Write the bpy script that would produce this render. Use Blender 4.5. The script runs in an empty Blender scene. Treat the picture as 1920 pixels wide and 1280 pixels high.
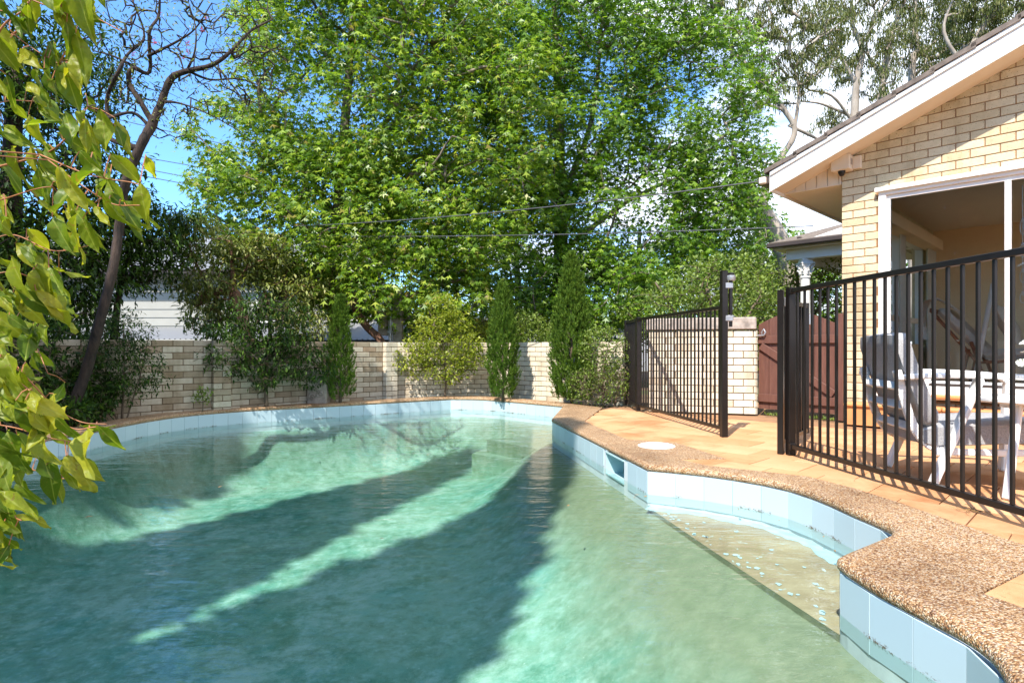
import bpy, math, random
import numpy as np
from mathutils import Vector, Matrix, geometry

RNG = np.random.default_rng(11)
random.seed(7)
scene = bpy.context.scene
col = scene.collection

# ------------------------------------------------------------------ camera
CAM_H = 0.83
FPX = 1132.0
cd = bpy.data.cameras.new('camera')
cam = bpy.data.objects.new('camera', cd)
col.objects.link(cam)
cam.location = (0, 0, CAM_H)
cam.rotation_euler = (math.radians(90), 0, 0)
cd.sensor_width = 36
cd.lens = FPX / 1920 * 36
cd.shift_y = 14 / 1920
cd.clip_start = 0.05
cd.clip_end = 2000
scene.camera = cam

# ------------------------------------------------------------------ light
SUN = Vector((-0.47, -0.88, 1.27)).normalized()
world = bpy.data.worlds.new('World')
scene.world = world
world.use_nodes = True
wn, wl = world.node_tree.nodes, world.node_tree.links
bg = wn['Background']
sky = wn.new('ShaderNodeTexSky')
sky.sky_type = 'NISHITA'
sky.sun_disc = False
sky.sun_elevation = math.asin(SUN.z)
sky.sun_rotation = math.atan2(SUN.x, SUN.y)
sky.air_density = 1.0
sky.dust_density = 0.3
sky.ozone_density = 2.0
tc = wn.new('ShaderNodeTexCoord')
sep = wn.new('ShaderNodeSeparateXYZ')
wl.new(tc.outputs['Generated'], sep.inputs[0])
zc = wn.new('ShaderNodeMath'); zc.operation = 'MAXIMUM'; zc.inputs[1].default_value = 0.06
wl.new(sep.outputs['Z'], zc.inputs[0])
za = wn.new('ShaderNodeMath'); za.operation = 'ADD'; za.inputs[1].default_value = 0.12
wl.new(zc.outputs[0], za.inputs[0])
dx = wn.new('ShaderNodeMath'); dx.operation = 'DIVIDE'
dy = wn.new('ShaderNodeMath'); dy.operation = 'DIVIDE'
wl.new(sep.outputs['X'], dx.inputs[0]); wl.new(za.outputs[0], dx.inputs[1])
wl.new(sep.outputs['Y'], dy.inputs[0]); wl.new(za.outputs[0], dy.inputs[1])
cmb = wn.new('ShaderNodeCombineXYZ')
wl.new(dx.outputs[0], cmb.inputs[0]); wl.new(dy.outputs[0], cmb.inputs[1])
cmb.inputs[2].default_value = 3.7
cn = wn.new('ShaderNodeTexNoise'); cn.inputs['Scale'].default_value = 1.25
cn.inputs['Detail'].default_value = 8; cn.inputs['Roughness'].default_value = 0.55
wl.new(cmb.outputs[0], cn.inputs['Vector'])
# a cloud bank fills the sky to the right, open blue to the left
bx_ = wn.new('ShaderNodeMath'); bx_.operation = 'MULTIPLY_ADD'
bx_.inputs[1].default_value = 0.42; bx_.inputs[2].default_value = 0.0
wl.new(sep.outputs['X'], bx_.inputs[0])
ba = wn.new('ShaderNodeMath'); ba.operation = 'ADD'
wl.new(cn.outputs['Fac'], ba.inputs[0]); wl.new(bx_.outputs[0], ba.inputs[1])
cr = wn.new('ShaderNodeValToRGB')
cr.color_ramp.elements[0].position = 0.50; cr.color_ramp.elements[0].color = (0, 0, 0, 1)
cr.color_ramp.elements[1].position = 0.64; cr.color_ramp.elements[1].color = (1, 1, 1, 1)
wl.new(ba.outputs[0], cr.inputs[0])
mx = wn.new('ShaderNodeMixRGB')
wl.new(cr.outputs[0], mx.inputs[0])
tint = wn.new('ShaderNodeMixRGB'); tint.blend_type = 'MULTIPLY'; tint.inputs[0].default_value = 1
tint.inputs[2].default_value = (0.62, 0.92, 1.20, 1)
wl.new(sky.outputs[0], tint.inputs[1])
wl.new(tint.outputs[0], mx.inputs[1])
mx.inputs[2].default_value = (5.0, 5.4, 6.2, 1)
wl.new(mx.outputs[0], bg.inputs['Color'])
bg.inputs['Strength'].default_value = 0.15

sd = bpy.data.lights.new('sun', 'SUN')
sd.energy = 3.9
sd.angle = math.radians(0.53)
sd.color = (1.0, 0.945, 0.86)
so = bpy.data.objects.new('sun', sd)
col.objects.link(so)
so.rotation_euler = SUN.to_track_quat('Z', 'Y').to_euler()
so.location = (-8, -15, 22)

scene.view_settings.view_transform = 'Standard'
scene.view_settings.look = 'None'
scene.view_settings.gamma = 1
scene.view_settings.use_curve_mapping = False
scene.view_settings.exposure = 1.17
scene.render.engine = 'CYCLES'
cy = scene.cycles
cy.use_denoising = True
cy.max_bounces = 8
cy.diffuse_bounces = 5
cy.glossy_bounces = 4
cy.transmission_bounces = 6
cy.transparent_max_bounces = 12
cy.sample_clamp_indirect = 6
cy.caustics_reflective = False
cy.caustics_refractive = False

# ------------------------------------------------------------------ helpers
def P(px, py, z=0.0):
    """photograph pixel -> point on the level plane z"""
    D = (CAM_H - z) * FPX / (py - 654.0)
    return Vector(((px - 960) / FPX * D, D, z))

def W(px, py, D):
    return Vector(((px - 960) / FPX * D, D, CAM_H + (654 - py) / FPX * D))

HC = Vector((3.82, 7.0, 0))
HW = Vector((0.702, -0.712, 0)).normalized()
HB = Vector((0.712, 0.702, 0)).normalized()
HM = Matrix(((HW.x, HB.x, 0, HC.x), (HW.y, HB.y, 0, HC.y), (0, 0, 1, 0), (0, 0, 0, 1)))

def tag(o, label=None, cat=None, group=None, kind=None):
    if label: o['label'] = label
    if cat: o['category'] = cat
    if group: o['group'] = group
    if kind: o['kind'] = kind
    return o

def empty(name, loc=(0, 0, 0), label=None, cat=None, group=None, rz=0.0, kind=None):
    o = bpy.data.objects.new(name, None)
    col.objects.link(o)
    o.location = loc
    o.rotation_euler = (0, 0, rz)
    o.empty_display_size = 0.2
    return tag(o, label, cat, group, kind)

def link(name, mesh, parent=None, local=False):
    o = bpy.data.objects.new(name, mesh)
    col.objects.link(o)
    if parent is not None:
        o.parent = parent
        if not local:
            q = parent
            T = Matrix.Identity(4)
            while q is not None:
                T = Matrix.Translation(q.location) @ Matrix.Rotation(q.rotation_euler.z, 4, 'Z') @ T
                q = q.parent
            o.matrix_parent_inverse = T.inverted()
    return o

def np_mesh(name, verts, faces, mat, smooth=False):
    """verts (V,3) float, faces (F,k) int, all the same k"""
    me = bpy.data.meshes.new(name)
    F, k = faces.shape
    me.vertices.add(len(verts))
    me.vertices.foreach_set('co', np.ascontiguousarray(verts, dtype=np.float32).ravel())
    me.loops.add(F * k)
    me.loops.foreach_set('vertex_index', np.ascontiguousarray(faces, dtype=np.int32).ravel())
    me.polygons.add(F)
    me.polygons.foreach_set('loop_start', np.arange(0, F * k, k, dtype=np.int32))
    if smooth:
        me.polygons.foreach_set('use_smooth', np.ones(F, dtype=bool))
    me.update(calc_edges=True)
    me.materials.append(mat)
    return me

class MB:
    def __init__(self, m=None):
        self.v, self.f, self.m = [], [], m
    def add(self, vs, fs, m=None):
        n = len(self.v)
        M = m if m is not None else self.m
        for p in vs:
            p = Vector(p)
            self.v.append(M @ p if M is not None else p)
        for f in fs:
            self.f.append([i + n for i in f])
        return self
    def box(self, x0, x1, y0, y1, z0, z1, m=None, bev=0.0):
        if bev <= 0:
            vs = [(x, y, z) for z in (z0, z1) for y in (y0, y1) for x in (x0, x1)]
            fs = [(0, 2, 3, 1), (4, 5, 7, 6), (0, 1, 5, 4), (2, 6, 7, 3), (0, 4, 6, 2), (1, 3, 7, 5)]
            return self.add(vs, fs, m)
        b = min(bev, (x1 - x0) / 2.01, (y1 - y0) / 2.01, (z1 - z0) / 2.01)
        vs, idx = [], {}
        for sx in (0, 1):
            for sy in (0, 1):
                for sz in (0, 1):
                    for ax in range(3):
                        c = [x1 - b if sx else x0 + b, y1 - b if sy else y0 + b, z1 - b if sz else z0 + b]
                        c[ax] = ((x0, x1)[sx], (y0, y1)[sy], (z0, z1)[sz])[ax]
                        idx[(sx, sy, sz, ax)] = len(vs)
                        vs.append(c)
        fs = []
        def q(*k):
            fs.append([idx[i] for i in k])
        for s in (0, 1):
            a = [(s, 0, 0, 0), (s, 1, 0, 0), (s, 1, 1, 0), (s, 0, 1, 0)]
            q(*(a if s else a[::-1]))
            a = [(0, s, 0, 1), (0, s, 1, 1), (1, s, 1, 1), (1, s, 0, 1)]
            q(*(a if s else a[::-1]))
            a = [(0, 0, s, 2), (1, 0, s, 2), (1, 1, s, 2), (0, 1, s, 2)]
            q(*(a if s else a[::-1]))
            for t in (0, 1):
                a = [(s, t, 0, 0), (s, t, 0, 1), (s, t, 1, 1), (s, t, 1, 0)]
                q(*(a if s == t else a[::-1]))
                a = [(s, 0, t, 0), (s, 1, t, 0), (s, 1, t, 2), (s, 0, t, 2)]
                q(*(a[::-1] if s != t else a))
                a = [(0, s, t, 1), (1, s, t, 1), (1, s, t, 2), (0, s, t, 2)]
                q(*(a if s != t else a[::-1]))
        for sx in (0, 1):
            for sy in (0, 1):
                for sz in (0, 1):
                    a = [(sx, sy, sz, 0), (sx, sy, sz, 1), (sx, sy, sz, 2)]
                    q(*(a if (sx + sy + sz) % 2 else a[::-1]))
        return self.add(vs, fs, m)
    def beam(self, p0, p1, w, h, up=(0, 0, 1), bev=0.0, m=None):
        p0, p1 = Vector(p0), Vector(p1)
        d = p1 - p0
        L = d.length
        x = d / L
        u = Vector(up)
        y = u.cross(x)
        if y.length < 1e-4:
            y = Vector((0, 1, 0)).cross(x)
        y.normalize()
        z = x.cross(y)
        M = Matrix(((x.x, y.x, z.x, p0.x), (x.y, y.y, z.y, p0.y), (x.z, y.z, z.z, p0.z), (0, 0, 0, 1)))
        if self.m is not None and m is None:
            M = self.m @ M
        return self.box(0, L, -w / 2, w / 2, -h / 2, h / 2, M, bev)
    def tube(self, pts, rad, n=8, cap=True, m=None):
        pts = [Vector(p) for p in pts]
        if not hasattr(rad, '__len__'):
            rad = [rad] * len(pts)
        vs, fs = [], []
        ref = None
        for i, p in enumerate(pts):
            a = pts[max(0, i - 1)]; b = pts[min(len(pts) - 1, i + 1)]
            t = (b - a)
            t = t.normalized() if t.length > 1e-9 else Vector((0, 0, 1))
            if ref is None:
                ref = Vector((1, 0, 0)) if abs(t.x) < 0.8 else Vector((0, 1, 0))
            u = (ref - t * ref.dot(t)).normalized()
            ref = u
            v = t.cross(u)
            for k in range(n):
                an = 2 * math.pi * k / n
                vs.append(p + (u * math.cos(an) + v * math.sin(an)) * rad[i])
        for i in range(len(pts) - 1):
            for k in range(n):
                k2 = (k + 1) % n
                fs.append((i * n + k, i * n + k2, (i + 1) * n + k2, (i + 1) * n + k))
        if cap:
            fs.append(tuple(range(n - 1, -1, -1)))
            fs.append(tuple((len(pts) - 1) * n + k for k in range(n)))
        return self.add(vs, fs, m)
    def lathe(self, prof, c=(0, 0, 0), n=20, m=None):
        c = Vector(c)
        vs, fs = [], []
        for r, z in prof:
            for k in range(n):
                a = 2 * math.pi * k / n
                vs.append(c + Vector((r * math.cos(a), r * math.sin(a), z)))
        for i in range(len(prof) - 1):
            for k in range(n):
                k2 = (k + 1) % n
                fs.append((i * n + k, i * n + k2, (i + 1) * n + k2, (i + 1) * n + k))
        fs.append(tuple(range(n - 1, -1, -1)))
        fs.append(tuple((len(prof) - 1) * n + k for k in range(n)))
        return self.add(vs, fs, m)
    def prism(self, poly, z0, z1, m=None):
        n = len(poly)
        vs = [(p[0], p[1], z0) for p in poly] + [(p[0], p[1], z1) for p in poly]
        fs = [tuple(range(n - 1, -1, -1)), tuple(range(n, 2 * n))]
        for i in range(n):
            j = (i + 1) % n
            fs.append((i, j, n + j, n + i))
        return self.add(vs, fs, m)
    def mesh(self, name, mat, smooth=False, crease=None):
        me = bpy.data.meshes.new(name)
        me.from_pydata([tuple(p) for p in self.v], [], self.f)
        for mm in (mat if isinstance(mat, (list, tuple)) else [mat]):
            me.materials.append(mm)
        if smooth:
            me.polygons.foreach_set('use_smooth', [True] * len(me.polygons))
            if crease:
                try:
                    me.set_sharp_from_angle(angle=math.radians(crease))
                except Exception:
                    pass
        me.update()
        return me
    def build(self, name, mat, parent=None, smooth=False, crease=None, local=False):
        return link(name, self.mesh(name, mat, smooth, crease), parent, local)

def catmull(pts, seg=6, closed=False):
    pts = [Vector(p) for p in pts]
    n = len(pts)
    out = []
    rng = range(n if closed else n - 1)
    for i in rng:
        if closed:
            p0, p1, p2, p3 = pts[(i - 1) % n], pts[i], pts[(i + 1) % n], pts[(i + 2) % n]
        else:
            p0 = pts[i - 1] if i else pts[0] * 2 - pts[1]
            p1, p2 = pts[i], pts[i + 1]
            p3 = pts[i + 2] if i + 2 < n else pts[-1] * 2 - pts[-2]
        for k in range(seg):
            t = k / seg
            out.append(0.5 * ((2 * p1) + (p2 - p0) * t + (2 * p0 - 5 * p1 + 4 * p2 - p3) * t * t
                              + (3 * p1 - p0 - 3 * p2 + p3) * t ** 3))
    if not closed:
        out.append(pts[-1])
    return out

# ------------------------------------------------------------------ materials
def new_mat(name):
    m = bpy.data.materials.new(name)
    m.use_nodes = True
    n, l = m.node_tree.nodes, m.node_tree.links
    b = n['Principled BSDF']
    return m, n, l, b

def rnd_value(n, l):
    """one random number per object and per loose piece"""
    oi = n.new('ShaderNodeObjectInfo')
    ge = n.new('ShaderNodeNewGeometry')
    a = n.new('ShaderNodeMath'); a.operation = 'ADD'
    l.new(oi.outputs['Random'], a.inputs[0]); l.new(ge.outputs['Random Per Island'], a.inputs[1])
    f = n.new('ShaderNodeMath'); f.operation = 'FRACT'
    l.new(a.outputs[0], f.inputs[0])
    return f.outputs[0]

def ramp(n, l, src, stops):
    r = n.new('ShaderNodeValToRGB')
    el = r.color_ramp.elements
    while len(el) < len(stops):
        el.new(0.5)
    for e, (p, c) in zip(el, stops):
        e.position = p
        e.color = (*c, 1)
    l.new(src, r.inputs[0])
    return r.outputs[0]

def noise(n, l, scale, detail=4, rough=0.55, coord='Object', dist=0.0, stretch=None):
    t = n.new('ShaderNodeTexCoord')
    src = t.outputs[coord]
    if stretch:
        mp = n.new('ShaderNodeMapping')
        mp.inputs['Scale'].default_value = stretch
        l.new(src, mp.inputs[0]); src = mp.outputs[0]
    x = n.new('ShaderNodeTexNoise')
    x.inputs['Scale'].default_value = scale
    x.inputs['Detail'].default_value = detail
    x.inputs['Roughness'].default_value = rough
    x.inputs['Distortion'].default_value = dist
    l.new(src, x.inputs['Vector'])
    return x

def mixc(n, l, fac, a, b, mode='MIX'):
    m = n.new('ShaderNodeMixRGB'); m.blend_type = mode
    for i, v in ((0, fac), (1, a), (2, b)):
        if isinstance(v, (int, float)):
            m.inputs[i].default_value = v
        elif isinstance(v, tuple):
            m.inputs[i].default_value = (*v, 1) if len(v) == 3 else v
        else:
            l.new(v, m.inputs[i])
    return m.outputs[0]

def bump(n, l, b, h, strength=0.3, dist=0.01):
    bp = n.new('ShaderNodeBump')
    bp.inputs['Strength'].default_value = strength
    bp.inputs['Distance'].default_value = dist
    l.new(h, bp.inputs['Height'])
    l.new(bp.outputs[0], b.inputs['Normal'])
    return bp

def plain(name, c, rough=0.5, vary=0.12, scale=6.0, bumps=0.0, metallic=0.0, spec=None, bscale=None):
    m, n, l, b = new_mat(name)
    nz = noise(n, l, scale)
    dark = tuple(x * (1 - vary) for x in c)
    lite = tuple(min(1, x * (1 + vary)) for x in c)
    l.new(ramp(n, l, nz.outputs['Fac'], [(0.3, dark), (0.7, lite)]), b.inputs['Base Color'])
    b.inputs['Roughness'].default_value = rough
    b.inputs['Metallic'].default_value = metallic
    if spec is not None:
        b.inputs['Specular IOR Level'].default_value = spec
    if bumps:
        nb = noise(n, l, bscale or scale * 8, 5)
        bump(n, l, b, nb.outputs['Fac'], bumps, 0.004)
    return m

def leaf_mat(name, cols, trans=0.35, rough=0.45, spec=0.35, tmul=(1.3, 1.35, 0.6)):
    """cols: ramp over the per-leaf random value"""
    m, n, l, b = new_mat(name)
    ge = n.new('ShaderNodeNewGeometry')
    oi = n.new('ShaderNodeObjectInfo')
    a = n.new('ShaderNodeMath'); a.operation = 'ADD'
    l.new(oi.outputs['Random'], a.inputs[0]); l.new(ge.outputs['Random Per Island'], a.inputs[1])
    f = n.new('ShaderNodeMath'); f.operation = 'FRACT'
    l.new(a.outputs[0], f.inputs[0])
    c = ramp(n, l, f.outputs[0], cols)
    l.new(c, b.inputs['Base Color'])
    b.inputs['Roughness'].default_value = rough
    b.inputs['Specular IOR Level'].default_value = spec
    tr = n.new('ShaderNodeBsdfTranslucent')
    l.new(mixc(n, l, 1.0, c, tmul, 'MULTIPLY'), tr.inputs['Color'])
    mxs = n.new('ShaderNodeMixShader')
    mxs.inputs[0].default_value = trans
    l.new(b.outputs[0], mxs.inputs[1]); l.new(tr.outputs[0], mxs.inputs[2])
    l.new(mxs.outputs[0], n['Material Output'].inputs['Surface'])
    return m

def bark_mat(name, c1, c2, scale=7, stretch=(1, 1, 0.25), strength=0.7):
    m, n, l, b = new_mat(name)
    nz = noise(n, l, scale, 6, 0.65, stretch=stretch)
    l.new(ramp(n, l, nz.outputs['Fac'], [(0.35, c1), (0.65, c2)]), b.inputs['Base Color'])
    b.inputs['Roughness'].default_value = 0.85
    bump(n, l, b, nz.outputs['Fac'], strength, 0.03)
    return m

def world_noise(n, l, scale, detail=5, rough=0.6, stretch=(1, 1, 1), dist=0.0):
    ge = n.new('ShaderNodeNewGeometry')
    mp = n.new('ShaderNodeMapping'); mp.inputs['Scale'].default_value = stretch
    l.new(ge.outputs['Position'], mp.inputs[0])
    x = n.new('ShaderNodeTexNoise')
    x.inputs['Scale'].default_value = scale; x.inputs['Detail'].default_value = detail
    x.inputs['Roughness'].default_value = rough; x.inputs['Distortion'].default_value = dist
    l.new(mp.outputs[0], x.inputs['Vector'])
    return x.outputs['Fac']

def brick_mat(name, stops, speck=0.25, bscale=60, dirt=None):
    m, n, l, b = new_mat(name)
    c = ramp(n, l, rnd_value(n, l), stops)
    g = noise(n, l, 9, 5, 0.6, 'Object')
    c = mixc(n, l, 0.35, c, ramp(n, l, g.outputs['Fac'], [(0.3, (0.55, 0.5, 0.45)), (0.6, (1, 1, 1))]), 'MULTIPLY')
    s = noise(n, l, bscale, 2, 0.5)
    sp = ramp(n, l, s.outputs['Fac'], [(0.30, (0.22, 0.17, 0.12)), (0.37, (1, 1, 1))])
    c = mixc(n, l, speck, c, mixc(n, l, 1.0, c, sp, 'MULTIPLY'))
    c = mixc(n, l, 0.8, c, ramp(n, l, world_noise(n, l, 1.3, 6, .65, (1, 1, .35)), [(0.32, (0.66, 0.60, 0.52)), (0.48, (1, 1, 1))]), 'MULTIPLY')
    c = mixc(n, l, 0.5, c, ramp(n, l, world_noise(n, l, 6, 5, .6, (1, 1, .2)), [(0.33, (0.62, 0.58, 0.50)), (0.5, (1, 1, 1))]), 'MULTIPLY')
    l.new(c, b.inputs['Base Color'])
    b.inputs['Roughness'].default_value = 0.9
    b.inputs['Specular IOR Level'].default_value = 0.2
    bump(n, l, b, noise(n, l, 45, 4).outputs['Fac'], 0.35, 0.004)
    return m

MATS = {}
M_brick_house = brick_mat('cream_house_brick', [(0.0, (0.62, 0.50, 0.31)), (0.35, (0.68, 0.56, 0.36)), (0.85, (0.73, 0.62, 0.42)), (1.0, (0.57, 0.44, 0.27))], 0.8, 70)
M_brick_pale = brick_mat('pale_cream_brick', [(0.0, (0.68, 0.59, 0.45)), (0.5, (0.78, 0.69, 0.54)), (0.9, (0.73, 0.64, 0.50)), (1.0, (0.62, 0.50, 0.36))], 0.6, 70)
M_brick_shaded = brick_mat('shaded_cream_brick', [(0.0, (0.31, 0.235, 0.15)), (0.25, (0.44, 0.365, 0.26)), (0.5, (0.60, 0.53, 0.405)), (0.8, (0.54, 0.47, 0.355)), (1.0, (0.36, 0.25, 0.16))], 0.5, 60)  # same cream brick as the sunlit walls, colour darkened for shade
M_mortar = plain('mortar', (0.17, 0.12, 0.07), 0.95, 0.2, 10, 0.4)
M_mortar_dark = plain('mortar_house', (0.30, 0.16, 0.075), 0.95, 0.2, 10, 0.4)
M_white = plain('white_paint', (0.80, 0.77, 0.72), 0.45, 0.05, 3, 0.05)
M_white_chair = plain('white_powder_coat', (0.80, 0.78, 0.75), 0.35, 0.03, 3)
M_cream = plain('cream_paint', (0.74, 0.62, 0.48), 0.55, 0.05, 2.5, 0.05)
M_black = plain('dark_bronze_metal', (0.011, 0.008, 0.0065), 0.35, 0.15, 12, spec=0.4)
M_steel = plain('galvanised_metal', (0.42, 0.42, 0.43), 0.4, 0.12, 20, metallic=0.6)
M_gate = None
M_timber = plain('red_timber', (0.26, 0.085, 0.035), 0.45, 0.25, 8)
M_fabric = plain('grey_fabric', (0.33, 0.325, 0.325), 0.95, 0.25, 160, 0.6, bscale=300)
M_cushion = plain('cream_fabric', (0.62, 0.55, 0.46), 0.95, 0.08, 8, 0.3, bscale=200)
M_room = plain('tan_room_paint', (0.86, 0.64, 0.41), 0.8, 0.04, 2)
M_ceiling = plain('ceiling_paint', (0.80, 0.68, 0.54), 0.8, 0.03, 2)
M_terracotta = plain('terracotta_tile', (0.60, 0.27, 0.10), 0.55, 0.12, 5, 0.1)
M_roof_tile = plain('weathered_roof_tile', (0.16, 0.125, 0.10), 0.85, 0.35, 14, 0.6)
M_gutter = plain('dark_gutter_paint', (0.055, 0.038, 0.03), 0.4, 0.1, 5)
M_stone = plain('weathered_capstone', (0.36, 0.30, 0.25), 0.9, 0.4, 11, 0.6)

def gate_mat():
    m, n, l, b = new_mat('brown_gate_paint')
    nz = noise(n, l, 5, 6, 0.7, stretch=(6, 6, 0.8))
    c = ramp(n, l, nz.outputs['Fac'], [(0.3, (0.105, 0.040, 0.026)), (0.62, (0.150, 0.062, 0.040)), (0.80, (0.22, 0.12, 0.085))])
    l.new(c, b.inputs['Base Color'])
    b.inputs['Roughness'].default_value = 0.6
    bump(n, l, b, nz.outputs['Fac'], 0.3, 0.004)
    return m
M_gate = gate_mat()

def pebble_mat():
    m, n, l, b = new_mat('exposed_pebble_aggregate')
    t = n.new('ShaderNodeTexCoord')
    v = n.new('ShaderNodeTexVoronoi'); v.inputs['Scale'].default_value = 150
    v.inputs['Randomness'].default_value = 1
    l.new(t.outputs['Object'], v.inputs['Vector'])
    hs = n.new('ShaderNodeSeparateColor'); l.new(v.outputs['Color'], hs.inputs[0])
    c = ramp(n, l, hs.outputs[0], [(0.0, (0.16, 0.085, 0.04)), (0.18, (0.36, 0.19, 0.08)), (0.42, (0.56, 0.35, 0.17)),
                                   (0.66, (0.66, 0.50, 0.33)), (0.88, (0.76, 0.68, 0.56)), (1.0, (0.34, 0.20, 0.16))])
    edge = ramp(n, l, v.outputs['Distance'], [(0.3, (1, 1, 1)), (0.8, (0.42, 0.29, 0.19))])
    c = mixc(n, l, 0.85, c, edge, 'MULTIPLY')
    g = noise(n, l, 1.6, 7, .65)
    c = mixc(n, l, 1.0, c, ramp(n, l, g.outputs['Fac'], [(0.30, (0.56, 0.49, 0.40)), (0.5, (0.95, .90, .80)), (0.7, (1, .96, .87))]), 'MULTIPLY')
    l.new(c, b.inputs['Base Color'])
    b.inputs['Roughness'].default_value = 0.6
    inv = n.new('ShaderNodeMath'); inv.operation = 'SUBTRACT'; inv.inputs[0].default_value = 1
    l.new(v.outputs['Distance'], inv.inputs[1])
    bump(n, l, b, inv.outputs[0], 0.9, 0.006)
    return m
M_pebble = pebble_mat()

def paver_mat():
    m, n, l, b = new_mat('orange_sandstone_paver')
    c = ramp(n, l, rnd_value(n, l), [(0, (0.56, 0.285, 0.135)), (0.5, (0.61, 0.325, 0.16)), (1, (0.65, 0.375, 0.20))])
    g = noise(n, l, 2.2, 6, 0.6, 'Object')
    c = mixc(n, l, 0.55, c, ramp(n, l, g.outputs['Fac'], [(0.3, (0.80, 0.66, 0.52)), (0.65, (1, 1, 1))]), 'MULTIPLY')
    c = mixc(n, l, 0.9, c, ramp(n, l, world_noise(n, l, 1.1, 7, .68), [(0.32, (0.66, 0.58, 0.50)), (0.50, (1, 1, 1))]), 'MULTIPLY')
    c = mixc(n, l, 0.8, c, ramp(n, l, world_noise(n, l, 42, 3, .6), [(0.26, (0.45, 0.36, 0.28)), (0.34, (1, 1, 1))]), 'MULTIPLY')
    l.new(c, b.inputs['Base Color'])
    b.inputs['Roughness'].default_value = 0.75
    b.inputs['Specular IOR Level'].default_value = 0.25
    bump(n, l, b, noise(n, l, 30, 5).outputs['Fac'], 0.25, 0.003)
    return m
M_paver = paver_mat()

def soil_mat():
    m, n, l, b = new_mat('garden_soil')
    g = noise(n, l, 0.35, 6, 0.6)
    g2 = noise(n, l, 22, 6, 0.7)
    c1 = ramp(n, l, g2.outputs['Fac'], [(0.35, (0.045, 0.028, 0.016)), (0.55, (0.15, 0.095, 0.055)), (0.72, (0.30, 0.21, 0.13))])
    c2 = ramp(n, l, g2.outputs['Fac'], [(0.35, (0.03, 0.05, 0.012)), (0.7, (0.07, 0.11, 0.025))])
    l.new(mixc(n, l, ramp(n, l, g.outputs['Fac'], [(0.45, (0, 0, 0)), (0.6, (1, 1, 1))]), c1, c2), b.inputs['Base Color'])
    b.inputs['Roughness'].default_value = 0.95
    bump(n, l, b, g2.outputs['Fac'], 0.8, 0.02)
    return m
M_soil = soil_mat()

def tile_mat():
    m, n, l, b = new_mat('pale_blue_pool_tile')
    c = ramp(n, l, rnd_value(n, l), [(0, (0.44, 0.56, 0.615)), (1, (0.50, 0.615, 0.665))])
    # scum line just above the water and a little grime
    t = n.new('ShaderNodeNewGeometry'); s = n.new('ShaderNodeSeparateXYZ')
    l.new(t.outputs['Position'], s.inputs[0])
    g = noise(n, l, 26, 3, 0.6, 'Object')
    ad = n.new('ShaderNodeMath'); ad.operation = 'MULTIPLY_ADD'; ad.inputs[1].default_value = 0.03
    l.new(g.outputs['Fac'], ad.inputs[0]); l.new(s.outputs['Z'], ad.inputs[2])
    band = ramp(n, l, map_range(n, l, ad.outputs[0], -0.212, -0.184), [(0.0, (0, 0, 0)), (0.40, (1, 1, 1)), (0.6, (1, 1, 1)), (1.0, (0, 0, 0))])
    sp = world_noise(n, l, 62, 4, 0.7, (1, 1, 1.6))
    sq = world_noise(n, l, 5, 2, 0.5)
    ml = n.new('ShaderNodeMath'); ml.operation = 'MULTIPLY'
    l.new(sp, ml.inputs[0]); l.new(sq, ml.inputs[1])
    spm = ramp(n, l, ml.outputs[0], [(0.285, (0, 0, 0)), (0.33, (1, 1, 1))])
    f = mixc(n, l, 1.0, band, spm, 'MULTIPLY')
    c = mixc(n, l, f, c, (0.16, 0.13, 0.10))
    l.new(c, b.inputs['Base Color'])
    b.inputs['Roughness'].default_value = 0.22
    return m

def map_range(n, l, src, a, b_):
    mr = n.new('ShaderNodeMapRange')
    mr.inputs['From Min'].default_value = a
    mr.inputs['From Max'].default_value = b_
    l.new(src, mr.inputs['Value'])
    return mr.outputs[0]
M_tile = tile_mat()
M_grout = plain('pool_grout', (0.62, 0.66, 0.66), 0.8, 0.1, 10)
M_niche = plain('skimmer_plastic', (0.45, 0.62, 0.64), 0.4, 0.1, 4)

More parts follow.
